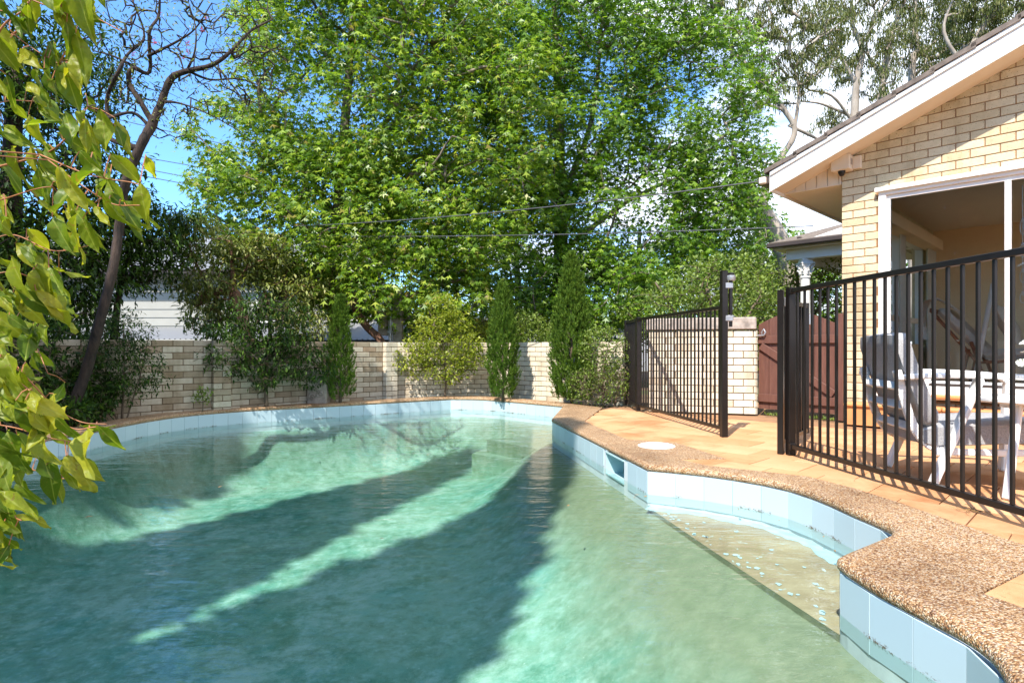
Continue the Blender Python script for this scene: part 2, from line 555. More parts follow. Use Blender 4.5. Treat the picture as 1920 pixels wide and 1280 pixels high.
def floor_mat():
    m, n, l, b = new_mat('pool_render')
    a = noise(n, l, 0.42, 6, 0.65, dist=0.2)
    a2 = noise(n, l, 2.4, 7, 0.65)
    a3 = noise(n, l, 11, 6, 0.7)
    c = ramp(n, l, a.outputs['Fac'], [(0.30, (0.075, 0.265, 0.205)), (0.44, (0.145, 0.335, 0.25)), (0.56, (0.25, 0.405, 0.30)), (0.70, (0.12, 0.39, 0.35))])
    c = mixc(n, l, ramp(n, l, a2.outputs['Fac'], [(0.40, (0, 0, 0)), (0.68, (0.75, 0.75, 0.75))]), c, (0.25, 0.37, 0.27))
    c = mixc(n, l, ramp(n, l, a3.outputs['Fac'], [(0.52, (0, 0, 0)), (0.74, (0.6, 0.6, 0.6))]), c, (0.40, 0.58, 0.52))
    # the top of the walls is bleached and stained, tan near the coping
    t = n.new('ShaderNodeNewGeometry'); s = n.new('ShaderNodeSeparateXYZ')
    l.new(t.outputs['Position'], s.inputs[0])
    ad = n.new('ShaderNodeMath'); ad.operation = 'MULTIPLY_ADD'; ad.inputs[1].default_value = 0.25
    l.new(a2.outputs['Fac'], ad.inputs[0]); l.new(s.outputs['Z'], ad.inputs[2])
    up = map_range(n, l, ad.outputs[0], -0.76, -0.36)
    upx = map_range(n, l, s.outputs['X'], -1.2, 0.5)
    mu = n.new('ShaderNodeMath'); mu.operation = 'MULTIPLY'
    l.new(up, mu.inputs[0]); l.new(upx, mu.inputs[1]); up = mu.outputs[0]
    pb = noise(n, l, 1.3, 9, .78, dist=.25)
    c = mixc(n, l, ramp(n, l, pb.outputs['Fac'], [(.50, (0, 0, 0)), (.60, (.65, .65, .65))]), c, (.40, .54, .45))
    pd = noise(n, l, 5.5, 8, .8, dist=.15)
    c = mixc(n, l, .8, c, ramp(n, l, pd.outputs['Fac'], [(.36, (.50, .62, .52)), (.52, (1, 1, 1))]), 'MULTIPLY')
    ps = noise(n, l, 60, 3, .6)
    c = mixc(n, l, ramp(n, l, ps.outputs['Fac'], [(.70, (0, 0, 0)), (.74, (.8, .8, .8))]), c, (.70, .76, .66))
    c = mixc(n, l, up, c, mixc(n, l, a3.outputs['Fac'], (0.12, 0.155, 0.09), (0.33, 0.33, 0.215)))
    l.new(c, b.inputs['Base Color'])
    b.inputs['Roughness'].default_value = 0.9
    b.inputs['Specular IOR Level'].default_value = 0.1
    bump(n, l, b, a3.outputs['Fac'], 0.4, 0.02)
    return m
M_floor = floor_mat()

def ledge_mat():
    m, n, l, b = new_mat('worn_ledge_render')
    a = noise(n, l, 3.0, 6, 0.6)
    a3 = noise(n, l, 13, 6, 0.65, dist=0.8)
    c = ramp(n, l, a.outputs['Fac'], [(0.3, (0.29, 0.20, 0.115)), (0.5, (0.40, 0.29, 0.175)), (0.7, (0.50, 0.38, 0.24))])
    c = mixc(n, l, ramp(n, l, a3.outputs['Fac'], [(0.62, (0, 0, 0)), (0.68, (.8, .8, .8))]), c, (0.54, 0.68, 0.68))
    l.new(c, b.inputs['Base Color'])
    b.inputs['Roughness'].default_value = 0.9
    b.inputs['Specular IOR Level'].default_value = 0.1
    bump(n, l, b, a3.outputs['Fac'], 0.4, 0.01)
    return m
M_ledge = ledge_mat()

def water_mat():
    m = bpy.data.materials.new('pool_water')
    m.use_nodes = True
    n, l = m.node_tree.nodes, m.node_tree.links
    n.remove(n['Principled BSDF'])
    tr = n.new('ShaderNodeBsdfTransparent'); tr.inputs[0].default_value = (0.84, 0.965, 0.955, 1)
    gl = n.new('ShaderNodeBsdfGlossy'); gl.inputs['Roughness'].default_value = 0.0
    gl.inputs[0].default_value = (1, 1, 1, 1)
    fr = n.new('ShaderNodeFresnel'); fr.inputs['IOR'].default_value = 1.33
    w1 = noise(n, l, 3.2, 3, 0.5, dist=0.6, stretch=(0.55, 1.3, 1))
    w2 = noise(n, l, 14, 3, 0.5, dist=0.5, stretch=(0.5, 1.4, 1))
    a = n.new('ShaderNodeMath'); a.operation = 'MULTIPLY_ADD'; a.inputs[1].default_value = 0.36
    l.new(w2.outputs['Fac'], a.inputs[0]); l.new(w1.outputs['Fac'], a.inputs[2])
    bp = n.new('ShaderNodeBump'); bp.inputs['Strength'].default_value = 0.5; bp.inputs['Distance'].default_value = 0.02
    l.new(a.outputs[0], bp.inputs['Height'])
    l.new(bp.outputs[0], gl.inputs['Normal']); l.new(bp.outputs[0], fr.inputs['Normal'])
    mxs = n.new('ShaderNodeMixShader')
    l.new(fr.outputs[0], mxs.inputs[0]); l.new(tr.outputs[0], mxs.inputs[1]); l.new(gl.outputs[0], mxs.inputs[2])
    l.new(mxs.outputs[0], n['Material Output'].inputs['Surface'])
    return m
M_water = water_mat()

def glass_mat():
    m = bpy.data.materials.new('window_glass')
    m.use_nodes = True
    n, l = m.node_tree.nodes, m.node_tree.links
    n.remove(n['Principled BSDF'])
    tr = n.new('ShaderNodeBsdfTransparent'); tr.inputs[0].default_value = (0.93, 0.93, 0.92, 1)
    gl = n.new('ShaderNodeBsdfGlossy'); gl.inputs['Roughness'].default_value = 0.0
    fr = n.new('ShaderNodeFresnel'); fr.inputs['IOR'].default_value = 1.5
    mxs = n.new('ShaderNodeMixShader')
    l.new(fr.outputs[0], mxs.inputs[0]); l.new(tr.outputs[0], mxs.inputs[1]); l.new(gl.outputs[0], mxs.inputs[2])
    l.new(mxs.outputs[0], n['Material Output'].inputs['Surface'])
    return m
M_glass = glass_mat()
# ------------------------------------------------------------------ pool outline
WZ = -0.215           # water level
def smooth_runs(runs, seg=5):
    out = []
    for r in runs:
        c = catmull([(x, y, 0) for x, y in r], seg) if len(r) > 2 else [Vector((x, y, 0)) for x, y in r]
        if out and (out[-1] - c[0]).length < 1e-5:
            c = c[1:]
        out += c
    return out

BAY = [(0.98, 4.35), (1.30, 4.18), (1.53, 3.98), (1.70, 3.74), (1.77, 3.45), (1.785, 3.15), (1.80, 2.97), (1.79, 2.83), (1.72, 2.72)]
pool_runs = [
    [(0.488, 7.27), (0.98, 4.35)],
    BAY,
    [(1.72, 2.72), (1.36, 2.46)],
    [(1.36, 2.46), (1.308, 2.41), (1.295, 2.33)],
    [(1.295, 2.33), (1.30, 2.147), (1.325, 1.98), (1.352, 1.84), (1.35, 1.72), (1.32, 1.62), (1.20, 1.42), (0.95, 1.15), (0.4, 0.80), (-0.5, 0.55), (-1.6, 0.50), (-2.8, 0.8), (-3.8, 1.6), (-4.4, 2.8), (-4.62, 4.2), (-4.50, 5.4), (-4.38, 6.1), (-4.40, 6.7), (-4.36, 7.4), (-4.16, 8.0), (-3.65, 8.55), (-3.05, 8.95), (-2.45, 9.4)],
    [(-2.45, 9.4), (-1.06, 10.42)],
    [(-1.06, 10.42), (-0.42, 10.25), (0.79, 9.05)],
    [(0.79, 9.05), (0.488, 7.27)],
]
LOOP = smooth_runs(pool_runs, 5)
if (LOOP[0] - LOOP[-1]).length < 1e-5:
    LOOP.pop()
# the outline is listed clockwise or not: make it counter-clockwise
def area2(pl):
    return sum(pl[i].x * pl[(i + 1) % len(pl)].y - pl[(i + 1) % len(pl)].x * pl[i].y for i in range(len(pl)))
if area2(LOOP) < 0:
    LOOP.reverse()

def offset_loop(pl, d):
    """move outwards by d (ccw loop)"""
    n = len(pl)
    out = []
    for i in range(n):
        a, b, c = pl[i - 1], pl[i], pl[(i + 1) % n]
        e1 = (b - a).normalized(); e2 = (c - b).normalized()
        n1 = Vector((e1.y, -e1.x, 0)); n2 = Vector((e2.y, -e2.x, 0))
        m = (n1 + n2)
        m = m.normalized() if m.length > 1e-6 else n1
        k = max(0.55, m.dot(n1))
        out.append(b + m * (d / k))
    return out

def inside(pl, x, y):
    c = False
    n = len(pl)
    for i in range(n):
        a, b = pl[i], pl[i - 1]
        if (a.y > y) != (b.y > y) and x < (b.x - a.x) * (y - a.y) / (b.y - a.y) + a.x:
            c = not c
    return c

# coping outer edge: measured on the right, a plain strip elsewhere
outer_right = [(1.28, 8.55), (0.83, 6.95), (1.06, 5.55), (1.30, 5.42), (1.46, 5.36), (1.62, 4.58), (1.25, 4.56), (1.40, 4.30), (1.70, 4.10),
               (1.93, 3.93), (2.04, 3.62), (2.10, 3.25), (2.13, 2.85), (2.17, 2.58), (2.21, 2.46), (1.93, 2.27), (1.60, 2.06),
               (1.66, 1.90), (1.66, 1.65), (1.50, 1.35), (1.15, 0.92)]
outer_rest = [p for p in offset_loop(LOOP, 0.27)]
# take the part of the offset loop that runs from the near right round the left to the far right
best = lambda q: min(range(len(LOOP)), key=lambda i: (outer_rest[i] - Vector((q[0], q[1], 0))).length)
iA = best((1.28, 8.9)); iB = best((1.15, 0.92))
n_ = len(LOOP)
# LOOP is ccw: going up from iA runs over the far side to the left and back to the near right
seq = []
i = (iA + 1) % n_
while i != iB:
    seq.append(outer_rest[i]); i = (i + 1) % n_
OUTER = seq + [Vector((x, y, 0)) for x, y in reversed(outer_right)]

def ring_fill(mb, outer, inner, z):
    tris = geometry.tessellate_polygon([[Vector((p.x, p.y, 0)) for p in outer], [Vector((p.x, p.y, 0)) for p in inner]])
    pts = list(outer) + list(inner)
    vs = [(p.x, p.y, z) for p in pts]
    fs = []
    for t in tris:
        a, b, c = [pts[k] for k in t]
        cr = (b.x - a.x) * (c.y - a.y) - (b.y - a.y) * (c.x - a.x)
        fs.append(tuple(t) if cr > 0 else (t[0], t[2], t[1]))
    mb.add(vs, fs)

def dense(pl, step=0.05):
    out = []
    n = len(pl)
    for i in range(n):
        a, b = pl[i], pl[(i + 1) % n]
        k = max(1, int((b - a).length / step))
        for j in range(k):
            out.append(a.lerp(b, j / k))
    return out

# ground sheet with the pool cut out of it
mb = MB()
gout = [Vector((-300, -300, 0)), Vector((300, -300, 0)), Vector((300, 300, 0)), Vector((-300, 300, 0))]
ring_fill(mb, gout, offset_loop(LOOP, 0.10), -0.055)
tag(mb.build('ground', M_soil), kind='structure')

# coping: pebble slab with a rolled edge over the water
cop = MB()
inn = offset_loop(LOOP, -0.012)
prof = [(0.035, 0.0), (0.016, -0.004), (0.004, -0.014), (0.0, -0.028), (0.004, -0.043), (0.018, -0.053), (0.06, -0.055)]
rings = [offset_loop(inn, o) for o, z in prof]
ring_fill(cop, OUTER, rings[0], 0.0)
base = len(cop.v)
for (o, z), r in zip(prof, rings):
    cop.v += [Vector((p.x, p.y, z)) for p in r]
N = len(inn)
for k in range(len(prof) - 1):
    for i in range(N):
        j = (i + 1) % N
        cop.f.append([base + k * N + i, base + k * N + j, base + (k + 1) * N + j, base + (k + 1) * N + i])
base = len(cop.v)
for z in (0.0, -0.055):
    cop.v += [Vector((p.x, p.y, z)) for p in OUTER]
N = len(OUTER)
for i in range(N):
    j = (i + 1) % N
    cop.f.append([base + j, base + i, base + N + i, base + N + j])
coping = cop.build('pool_coping', M_pebble, smooth=True, crease=40)
tag(coping, kind='structure')

# pool shell: heightfield floor, tile backing
shell = empty('pool_shell', (-1.5, 5.5, -1.2), kind='structure')
FLOORLOOP = smooth_runs([[(0.488, 7.27), (0.98, 4.35)], [(0.98, 4.35), (1.13, 3.40), (1.302, 2.40)]] + pool_runs[4:], 5)[:-1]
if area2(FLOORLOOP) < 0: FLOORLOOP.reverse()
LD = dense(FLOORLOOP, 0.02)
LA = np.array([(p.x, p.y) for p in LD])
gx = np.arange(-5.0, 2.3, 0.04); gy = np.arange(0.2, 10.9, 0.04)
GX, GY = np.meshgrid(gx, gy)
pts = np.stack([GX.ravel(), GY.ravel()], 1)
dmin = np.full(len(pts), 9.0)
for s in range(0, len(pts), 2000):
    d = np.sqrt(((pts[s:s + 2000, None, :] - LA[None]) ** 2).sum(-1)).min(1)
    dmin[s:s + 2000] = d
ins = np.array([inside(FLOORLOOP, x, y) for x, y in pts])
sd_ = np.where(ins, dmin, -dmin)
SLOPE = (1 - np.exp(-(np.clip(sd_, 0, 9) / (0.26 + 0.62 * np.clip((pts[:, 0] + 1.6) / 2.6, 0, 1))) ** 1.5))
depth = 0.185 + SLOPE * (0.62 + 0.10 * np.clip((6.5 - pts[:, 1]) / 5, 0, 1) + 0.12 * np.clip(-pts[:, 0] / 4, 0, 1))
z = np.where(sd_ > 0.0, -0.15 - depth, -0.335)
nx, ny = len(gx), len(gy)
keep = []
idg = np.arange(nx * ny).reshape(ny, nx)
quads = np.stack([idg[:-1, :-1], idg[:-1, 1:], idg[1:, 1:], idg[1:, :-1]], -1).reshape(-1, 4)
kq = (sd_[quads] > -0.09).all(1)
quads = quads[kq]
me = np_mesh('floor', np.column_stack([pts, z]), quads, M_floor, True)
link('floor', me, shell)

wallm = MB()
SK0, SK1 = Vector((0.754, 5.69, 0)), Vector((0.838, 5.19, 0))
a0, a1 = Vector((0.488, 7.27, 0)), Vector((0.98, 4.35, 0))
dseg = (a1 - a0).normalized()
tS0, tS1 = 2.02, 2.47
SK0, SK1 = a0 + dseg * tS0, a0 + dseg * tS1
def is_sk(a, b):
    return (a - a0).length < 1e-4 and (b - a1).length < 1e-4 or (b - a0).length < 1e-4 and (a - a1).length < 1e-4
NL = len(LOOP)
for i in range(NL):
    a, b = LOOP[i], LOOP[(i + 1) % NL]
    parts = [(a, b)]
    if is_sk(a, b):
        if (a - a0).length < 1e-4:
            parts = [(a, SK0), (SK1, b)]
        else:
            parts = [(a, SK1), (SK0, b)]
        wallm.add([(SK0.x, SK0.y, -0.255), (SK1.x, SK1.y, -0.255), (SK1.x, SK1.y, -0.62), (SK0.x, SK0.y, -0.62)], [(0, 1, 2, 3)])
    for p, q in parts:
        wallm.add([(p.x, p.y, -0.05), (q.x, q.y, -0.05), (q.x, q.y, -0.62), (p.x, p.y, -0.62)], [(0, 1, 2, 3)])
wallm.build('wall', M_grout, shell)
# skimmer niche
nrm = Vector((-dseg.y, dseg.x, 0))
if nrm.x < 0: nrm = -nrm
A, B = SK0, SK1
C, D_ = SK1 + nrm * 0.22, SK0 + nrm * 0.22
mb = MB()
top, bot = -0.062, -0.255
vs = [(p.x, p.y, zz) for p in (A, B, C, D_) for zz in (top, bot)]
mb.add(vs, [(2, 3, 5, 4), (4, 5, 7, 6), (6, 7, 1, 0), (1, 3, 5, 7), (0, 2, 4, 6)])
for p, q, zz in ((A, B, -0.066), (A, B, -0.250)):
    mb.beam(p - nrm * 0.004 + Vector((0, 0, zz)), q - nrm * 0.004 + Vector((0, 0, zz)), 0.012, 0.012)
mb.build('skimmer_opening', M_niche, shell)

# bench ledge in the bay
mb = MB()
led = smooth_runs([BAY, [(1.72, 2.72), (1.36, 2.46)], [(1.36, 2.46), (1.302, 2.40)], [(1.302, 2.40), (1.13, 3.40), (0.98, 4.35)]], 5)[:-1]
if area2(led) < 0: led.reverse()
nl = len(led)
tri = geometry.tessellate_polygon([led])
mb.add([(p.x, p.y, -0.305) for p in led], [tuple(t) for t in tri])
mb.build('ledge', M_ledge, shell)
mb = MB()
bs = catmull([(x, y, 0) for x, y in BAY], 5)
band_in = []
for i, q in enumerate(bs):
    a = bs[max(0, i - 1)]; b = bs[min(len(bs) - 1, i + 1)]
    t_ = (b - a).normalized(); nn_ = Vector((t_.y, -t_.x, 0))
    if nn_.x > 0: nn_ = -nn_
    band_in.append(q + nn_ * (.085 + .018 * math.sin(i * .9) + .012 * math.sin(i * 2.7)) * min(1, max(0, (len(bs) - 10 - i) / 6)))
nb_ = len(bs)
mb.add([(q.x, q.y, -.300) for q in bs] + [(q.x, q.y, -.3035) for q in band_in], [(i, i + 1, nb_ + i + 1, nb_ + i) for i in range(nb_ - 1)])
mb.build('ledge_margin', plain('bleached_blue_render', (.42, .55, .57), .85, .22, 14, .3), shell)
mb = MB()
e0_, e1_ = Vector((0.99, 4.28, 0)), Vector((1.298, 2.46, 0))
for k in range(46):
    t = random.random()
    q = e0_.lerp(e1_, t) + Vector((random.uniform(.01, .09) if k < 26 else random.uniform(.02, .40) * math.sin(math.pi * t), random.gauss(0, .02), 0))
    R = random.uniform(.008, .020)
    m_ = 9
    ang0 = random.random() * 6
    mb.add([(q.x + R * random.uniform(.35, 1.1) * math.cos(ang0 + 6.283 * i / m_), q.y + R * random.uniform(.35, 1.1) * math.sin(ang0 + 6.283 * i / m_) * 1.3, -.3015) for i in range(m_)], [tuple(range(m_))])
tag(mb.build('paint_chips', plain('pale_paint_chip', (.50, .64, .66), .85, .1, 14), shell), kind='stuff')
mb = MB()
mb.add([(p.x, p.y, -0.306) for p in led] + [(p.x, p.y, -1.2) for p in led], [(i, (i + 1) % nl, nl + (i + 1) % nl, nl + i) for i in range(nl)])
mb.build('ledge_face', M_floor, shell)
# corner steps at the far end
mb = MB()
mb.prism([(0.78, 9.03), (0.49, 7.35), (-0.35, 8.35)], -1.2, -0.42)
mb.prism([(0.85, 9.1), (0.49, 7.3), (-0.55, 8.25), (0.0, 9.7)], -1.2, -0.60)
mb.build('step', M_floor, shell)

# waterline tiles, each its own piece
TW = 0.197
tbox = MB().box(-0.5, 0.5, -0.003, 0.003, -0.275, -0.052, bev=0.0015)
tmesh = tbox.mesh('tile', M_tile)
def walk(pl, step):
    """equal steps round the loop that restart at sharp corners"""
    n = len(pl)
    sharp = []
    for i in range(n):
        e1 = (pl[i] - pl[i - 1]).normalized(); e2 = (pl[(i + 1) % n] - pl[i]).normalized()
        if e1.dot(e2) < math.cos(math.radians(24)):
            sharp.append(i)
    segs = []
    for k, s in enumerate(sharp):
        e = sharp[(k + 1) % len(sharp)]
        run = [pl[s]]
        i = s
        while i != e:
            i = (i + 1) % n
            run.append(pl[i])
        L = [0]
        for a, b in zip(run, run[1:]):
            L.append(L[-1] + (b - a).length)
        m = max(1, round(L[-1] / step))
        pts_ = []
        for j in range(m + 1):
            t = L[-1] * j / m
            q = 0
            while q < len(L) - 2 and L[q + 1] < t: q += 1
            f = (t - L[q]) / max(1e-9, L[q + 1] - L[q])
            pts_.append(run[q].lerp(run[q + 1], f))
        segs += list(zip(pts_, pts_[1:]))
    return segs
for a, b in walk(LOOP, TW):
    c = (a + b) / 2
    on_sk = (c - SK0).dot(dseg) > -0.02 and (c - SK1).dot(dseg) < 0.02 and abs((c - SK0).dot(nrm)) < 0.05
    if on_sk:
        continue
    if c.y < 1.2 and c.x < 0.9:      # under the photographer's feet, out of every view
        continue
    o = link('tile', tmesh, shell)
    d = (b - a)
    e = d.normalized()
    nn = Vector((-e.y, e.x, 0))
    o.location = c + nn * 0.004
    o.rotation_euler = (0, 0, math.atan2(e.y, e.x))
    o.scale = (d.length - 0.0035, 1, 1)

# water
mb = MB()
wt = offset_loop(LOOP, 0.0)
tri = geometry.tessellate_polygon([wt])
mb.add([(p.x, p.y, WZ) for p in wt], [tuple(t) if True else t for t in tri])
wo = mb.build('water', M_water)
me = wo.data
for p in me.polygons:
    if p.normal.z < 0:
        p.flip()
tag(wo, kind='structure')

# floating leaves
mb = MB()
for k in range(34):
    if k < 22:
        t = random.random(); x = random.uniform(-3.2, 0.6); y = random.uniform(3.2, 9.0)
    else:
        q = random.choice(BAY[:7]); x = q[0] - random.uniform(0.03, 0.12); y = q[1] - random.uniform(0.02, 0.1)
    if not inside(LOOP, x, y): continue
    a = random.random() * 6.28; s = random.uniform(0.012, 0.028)
    M = Matrix.Translation((x, y, WZ + 0.003)) @ Matrix.Rotation(a, 4, 'Z') @ Matrix.Scale(s, 4)
    mb.add([(-1, 0, 0), (0, 0.4, 0.08), (1, 0, 0.05), (0, -0.4, 0.1)], [(0, 1, 2, 3)], M)
M_dead = plain('fallen_leaf', (0.28, 0.16, 0.06), 0.8, 0.4, 30)
tag(mb.build('floating_leaves', M_dead), 'small brown leaves floating on the pool water', 'leaves', kind='stuff')

# ------------------------------------------------------------------ paving
patio = empty('patio', (3, 5, 0), kind='structure')
mb = MB()
bed = [(0.9, 6.9), (1.28, 8.5), (1.55, 9.0), (3.2, 8.4), (3.6, 9.6), (8.5, 9.6), (8.5, -2.0), (1.2, -2.0), (1.2, 0.95), (1.5, 1.3), (1.62, 1.8), (1.55, 2.06),
       (1.90, 2.27), (2.15, 2.47), (2.0, 3.5), (1.2, 4.4), (1.0, 5.6)]
mb.add([(x, y, -0.022) for x, y in bed], [tuple(range(len(bed) - 1, -1, -1))])
mb.build('mortar_bed', M_mortar_dark, patio)
PS, PB = 0.345, 0.375
regionP = [Vector((x, y, 0)) for x, y in [(1.00, 7.2), (1.26, 8.52), (1.42, 8.62), (1.9, 8.35), (2.2, 8.05), (3.2, 7.7), (3.3, 8.1), (3.6, 9.4), (8.4, 9.4), (8.4, -1.8), (1.25, -1.8), (1.2, 0.9), (0.2, 3), (0.7, 6.9)]]
def sh(poly, a, b, c):
    """keep the side a*x+b*y<=c"""
    out = []
    n = len(poly)
    for i in range(n):
        p, q = poly[i], poly[(i + 1) % n]
        fp, fq = a * p[0] + b * p[1] - c, a * q[0] + b * q[1] - c
        if fp <= 0: out.append(p)
        if (fp < 0 < fq) or (fq < 0 < fp):
            t = fp / (fp - fq)
            out.append((p[0] + (q[0] - p[0]) * t, p[1] + (q[1] - p[1]) * t))
    return out
pav_full = MB().box(-PS / 2 + 0.0025, PS / 2 - 0.0025, -PB / 2 + 0.0025, PB / 2 - 0.0025, -0.03, 0.0, bev=0.003).mesh('paver', M_paver)
hang = math.atan2(HW.y, HW.x)
INNERC = offset_loop(LOOP, 0.12)
count = 0
cand = []
for r in range(-14, 8):
    b0 = -3.72 + PB * r
    off = 0.0 if r % 2 == 0 else PS / 2
    for k in range(-16, 16):
        s0 = 1.257 + off + PS * k
        cs = [(s0, b0), (s0 + PS, b0), (s0 + PS, b0 + PB), (s0, b0 + PB)]
        wp = [HM @ Vector((s, b, 0)) for s, b in cs]
        c = HM @ Vector((s0 + PS / 2, b0 + PB / 2, 0))
        if s0 > 0.05 and b0 > -0.1: continue
        if c.y > 9.4 or c.y < -1.7: continue
        if not inside(regionP, c.x, c.y): continue
        pin = [inside(OUTER, p.x, p.y) for p in wp]
        if all(pin): continue
        cand.append((c, any(pin), wp, s0, b0))
for c, cut, wp, s0, b0 in cand:
    if not cut:
        o = link('paver', pav_full, patio)
        o.location = (c.x, c.y, -0.004 + random.uniform(-0.0015, 0.0015))
        o.rotation_euler = (random.uniform(-.003, .003), random.uniform(-.003, .003), hang)
    else:
        # cut against the coping outline
        ins2 = 0.0025
        q = [HM @ Vector((s, b, 0)) for s, b in ((s0 + ins2, b0 + ins2), (s0 + PS - ins2, b0 + ins2), (s0 + PS - ins2, b0 + PB - ins2), (s0 + ins2, b0 + PB - ins2))]
        near = offset_loop(OUTER, 0.006)
        v2 = [Vector((p.x, p.y)) for p in q] + [Vector((p.x, p.y)) for p in near]
        fc = [[0, 1, 2, 3], list(range(4, 4 + len(near)))]
        res = geometry.delaunay_2d_cdt(v2, [], fc, 0, 1e-5)
        vs, fs = res[0], []
        q3 = [Vector((p.x, p.y, 0)) for p in q]
        for f in res[2]:
            gx_ = sum(vs[k].x for k in f) / len(f); gy_ = sum(vs[k].y for k in f) / len(f)
            if inside(q3, gx_, gy_) and not inside(near, gx_, gy_):
                fs.append(list(f))
        if not fs: continue
        ar = 0
        for f in fs:
            pts_ = [vs[k] for k in f]
            ar += abs(sum(pts_[i - 1].x * pts_[i].y - pts_[i].x * pts_[i - 1].y for i in range(len(pts_)))) / 2
        if ar < 0.0008: continue
        mbp = MB()
        mbp.add([(v.x, v.y, -0.004) for v in vs], fs)
        # edge skirts
        ecount = {}
        for f in fs:
            for i in range(len(f)):
                e = (f[i], f[(i + 1) % len(f)])
                ecount[tuple(sorted(e))] = ecount.get(tuple(sorted(e)), 0) + 1
        nV = len(vs)
        mbp.add([(v.x, v.y, -0.004) for v in vs] + [(v.x, v.y, -0.03) for v in vs],
                [(a, b, b + nV, a + nV) for (a, b), cnt in ecount.items() if cnt == 1])
        used = sorted({k for f in mbp.f for k in f})
        remap = {k: i for i, k in enumerate(used)}
        mbp.v = [mbp.v[k] for k in used]; mbp.f = [[remap[k] for k in f] for f in mbp.f]
        mbp.build('paver', M_paver, patio)
# cover of the skimmer set into the coping
lid = empty('skimmer_lid', (1.235, 5.16, 0.0), 'round white skimmer lid set in the pebble coping beside the pool', 'lid')
MB().lathe([(0.0, 0.0), (0.140, 0.0), (0.145, 0.006), (0.138, 0.013), (0.0, 0.016)], (1.235, 5.16, 0.001), 32).build('cover', M_white, lid, True, 35)
MB().lathe([(0.148, -0.002), (0.156, -0.002), (0.156, 0.005), (0.148, 0.005)], (1.235, 5.16, 0.001), 32).build('rim', M_white, lid, True, 35)

# ------------------------------------------------------------------ brick walls
def brick_wall(name, label, p0, p1, z0, courses, pitch, L, mat, mmat, cat='brick wall', depth=0.11, group=None, first=0.0, ends=False, limit=300, keyfn=None, wallth=0.2):
    """p0 -> p1 as seen from left to right; the bricks show on the camera's side"""
    p0, p1 = Vector((*p0, 0)), Vector((*p1, 0))
    d = (p1 - p0); LEN = d.length; d.normalize()
    nrm_ = Vector((d.y, -d.x, 0))      # towards the camera
    root = empty(name, (p0 + p1) / 2 + Vector((0, 0, z0)), label, cat, group)
    M = Matrix(((d.x, -nrm_.x, 0, p0.x), (d.y, -nrm_.y, 0, p0.y), (0, 0, 1, 0), (0, 0, 0, 1)))
    MB(M).box(0.006, LEN - 0.006, 0.008, wallth - 0.008, z0, z0 + courses * pitch - 0.012).build('mortar', mmat, root)
    j = 0.010
    full = MB().box(-L / 2 + j / 2, L / 2 - j / 2, 0, depth, 0, pitch - j, bev=0.004).mesh('brick', mat)
    cache = {}
    items = []
    for r in range(courses):
        s = -L / 2 if (r % 2) else 0.0
        s -= first
        while s < LEN - 0.02:
            a, b = max(0, s), min(LEN, s + L)
            if b - a > 0.03:
                items.append((a, b, z0 + r * pitch))
            s += L
    def key(it):
        c = p0 + d * ((it[0] + it[1]) / 2)
        return c.y - (0 if keyfn is None else keyfn(c, it[2]))
    items.sort(key=key)
    stuff = MB(M)
    ang = math.atan2(d.y, d.x)
    for k, (a, b, zz) in enumerate(items):
        if k < limit:
            if abs((b - a) - L) < 1e-4: mm = full
            else:
                w = round(b - a, 3)
                if w not in cache:
                    cache[w] = MB().box(-w / 2 + j / 2, w / 2 - j / 2, 0, depth, 0, pitch - j, bev=0.004).mesh('brick', mat)
                mm = cache[w]
            o = link('brick', mm, root)
            off = random.uniform(-0.0025, 0.0025)
            c = p0 + d * ((a + b) / 2) + nrm_ * off
            o.location = (c.x, c.y, zz + random.uniform(-0.0015, 0.0015))
            o.rotation_euler = (random.uniform(-.006, .006), random.uniform(-.004, .004), ang + random.uniform(-.006, .006))
        else:
            off = random.uniform(-0.0025, 0.0025)
            stuff.box(a + j / 2, b - j / 2, off, depth, zz, zz + pitch - j)
    if stuff.v:
        tag(stuff.build('bricks', mat, root), kind='stuff')
    return root, M, LEN

def pier(root, M, s, w, proud, z0, courses, pitch, mat, mmat):
    MB(M).box(s + 0.006, s + w - 0.006, -proud + 0.008, 0.02, z0, z0 + courses * pitch - 0.012).build('pier_mortar', mmat, root)
    for r in range(courses):
        zz = z0 + r * pitch
        if r % 2:
            MB(M).box(s + .002, s + w - .002, -proud + random.uniform(-.002, .002), -.002, zz, zz + pitch - .01, bev=.004).build('brick', mat, root)
        else:
            for a, b in ((s + .002, s + w / 2 - .005), (s + w / 2 + .005, s + w - .002)):
                MB(M).box(a, b, -proud + random.uniform(-.002, .002), -.002, zz, zz + pitch - .01, bev=.004).build('brick', mat, root)

CP = 0.0835
wA, MA, LAe = brick_wall('brick_wall', 'long cream brick wall darkened for shade behind the left side of the pool', (-6.6, 5.65), (-2.02, 10.46), -0.05, 12, CP, 0.25, M_brick_shaded, M_mortar, limit=300)
pier(wA, MA, 3.60, 0.24, 0.09, -0.05, 12, CP, M_brick_shaded, M_mortar)
pier(wA, MA, 6.38, 0.24, 0.10, -0.05, 12, CP, M_brick_pale, M_mortar)  # pier at the sunlit end takes the undarkened brick colour
wB, MB_, LBe = brick_wall('brick_wall', 'short sunlit brick wall behind the yellow-green shrub at the far end of the pool', (-1.99, 10.52), (-0.35, 11.05), -0.05, 12, CP, 0.25, M_brick_pale, M_mortar)
wC, MC, LCe = brick_wall('brick_wall', 'sunlit pale brick wall behind the two tallest pencil pines', (-0.33, 11.04), (1.80, 9.05), -0.05, 12, CP, 0.25, M_brick_pale, M_mortar)
wD, MD, LDe = brick_wall('brick_wall', 'higher pale brick wall with stone capping behind the open black fence panel', (1.82, 8.10), (3.10, 7.66), 0.0, 12, 0.0895, 0.24, M_brick_pale, M_mortar, wallth=0.22)
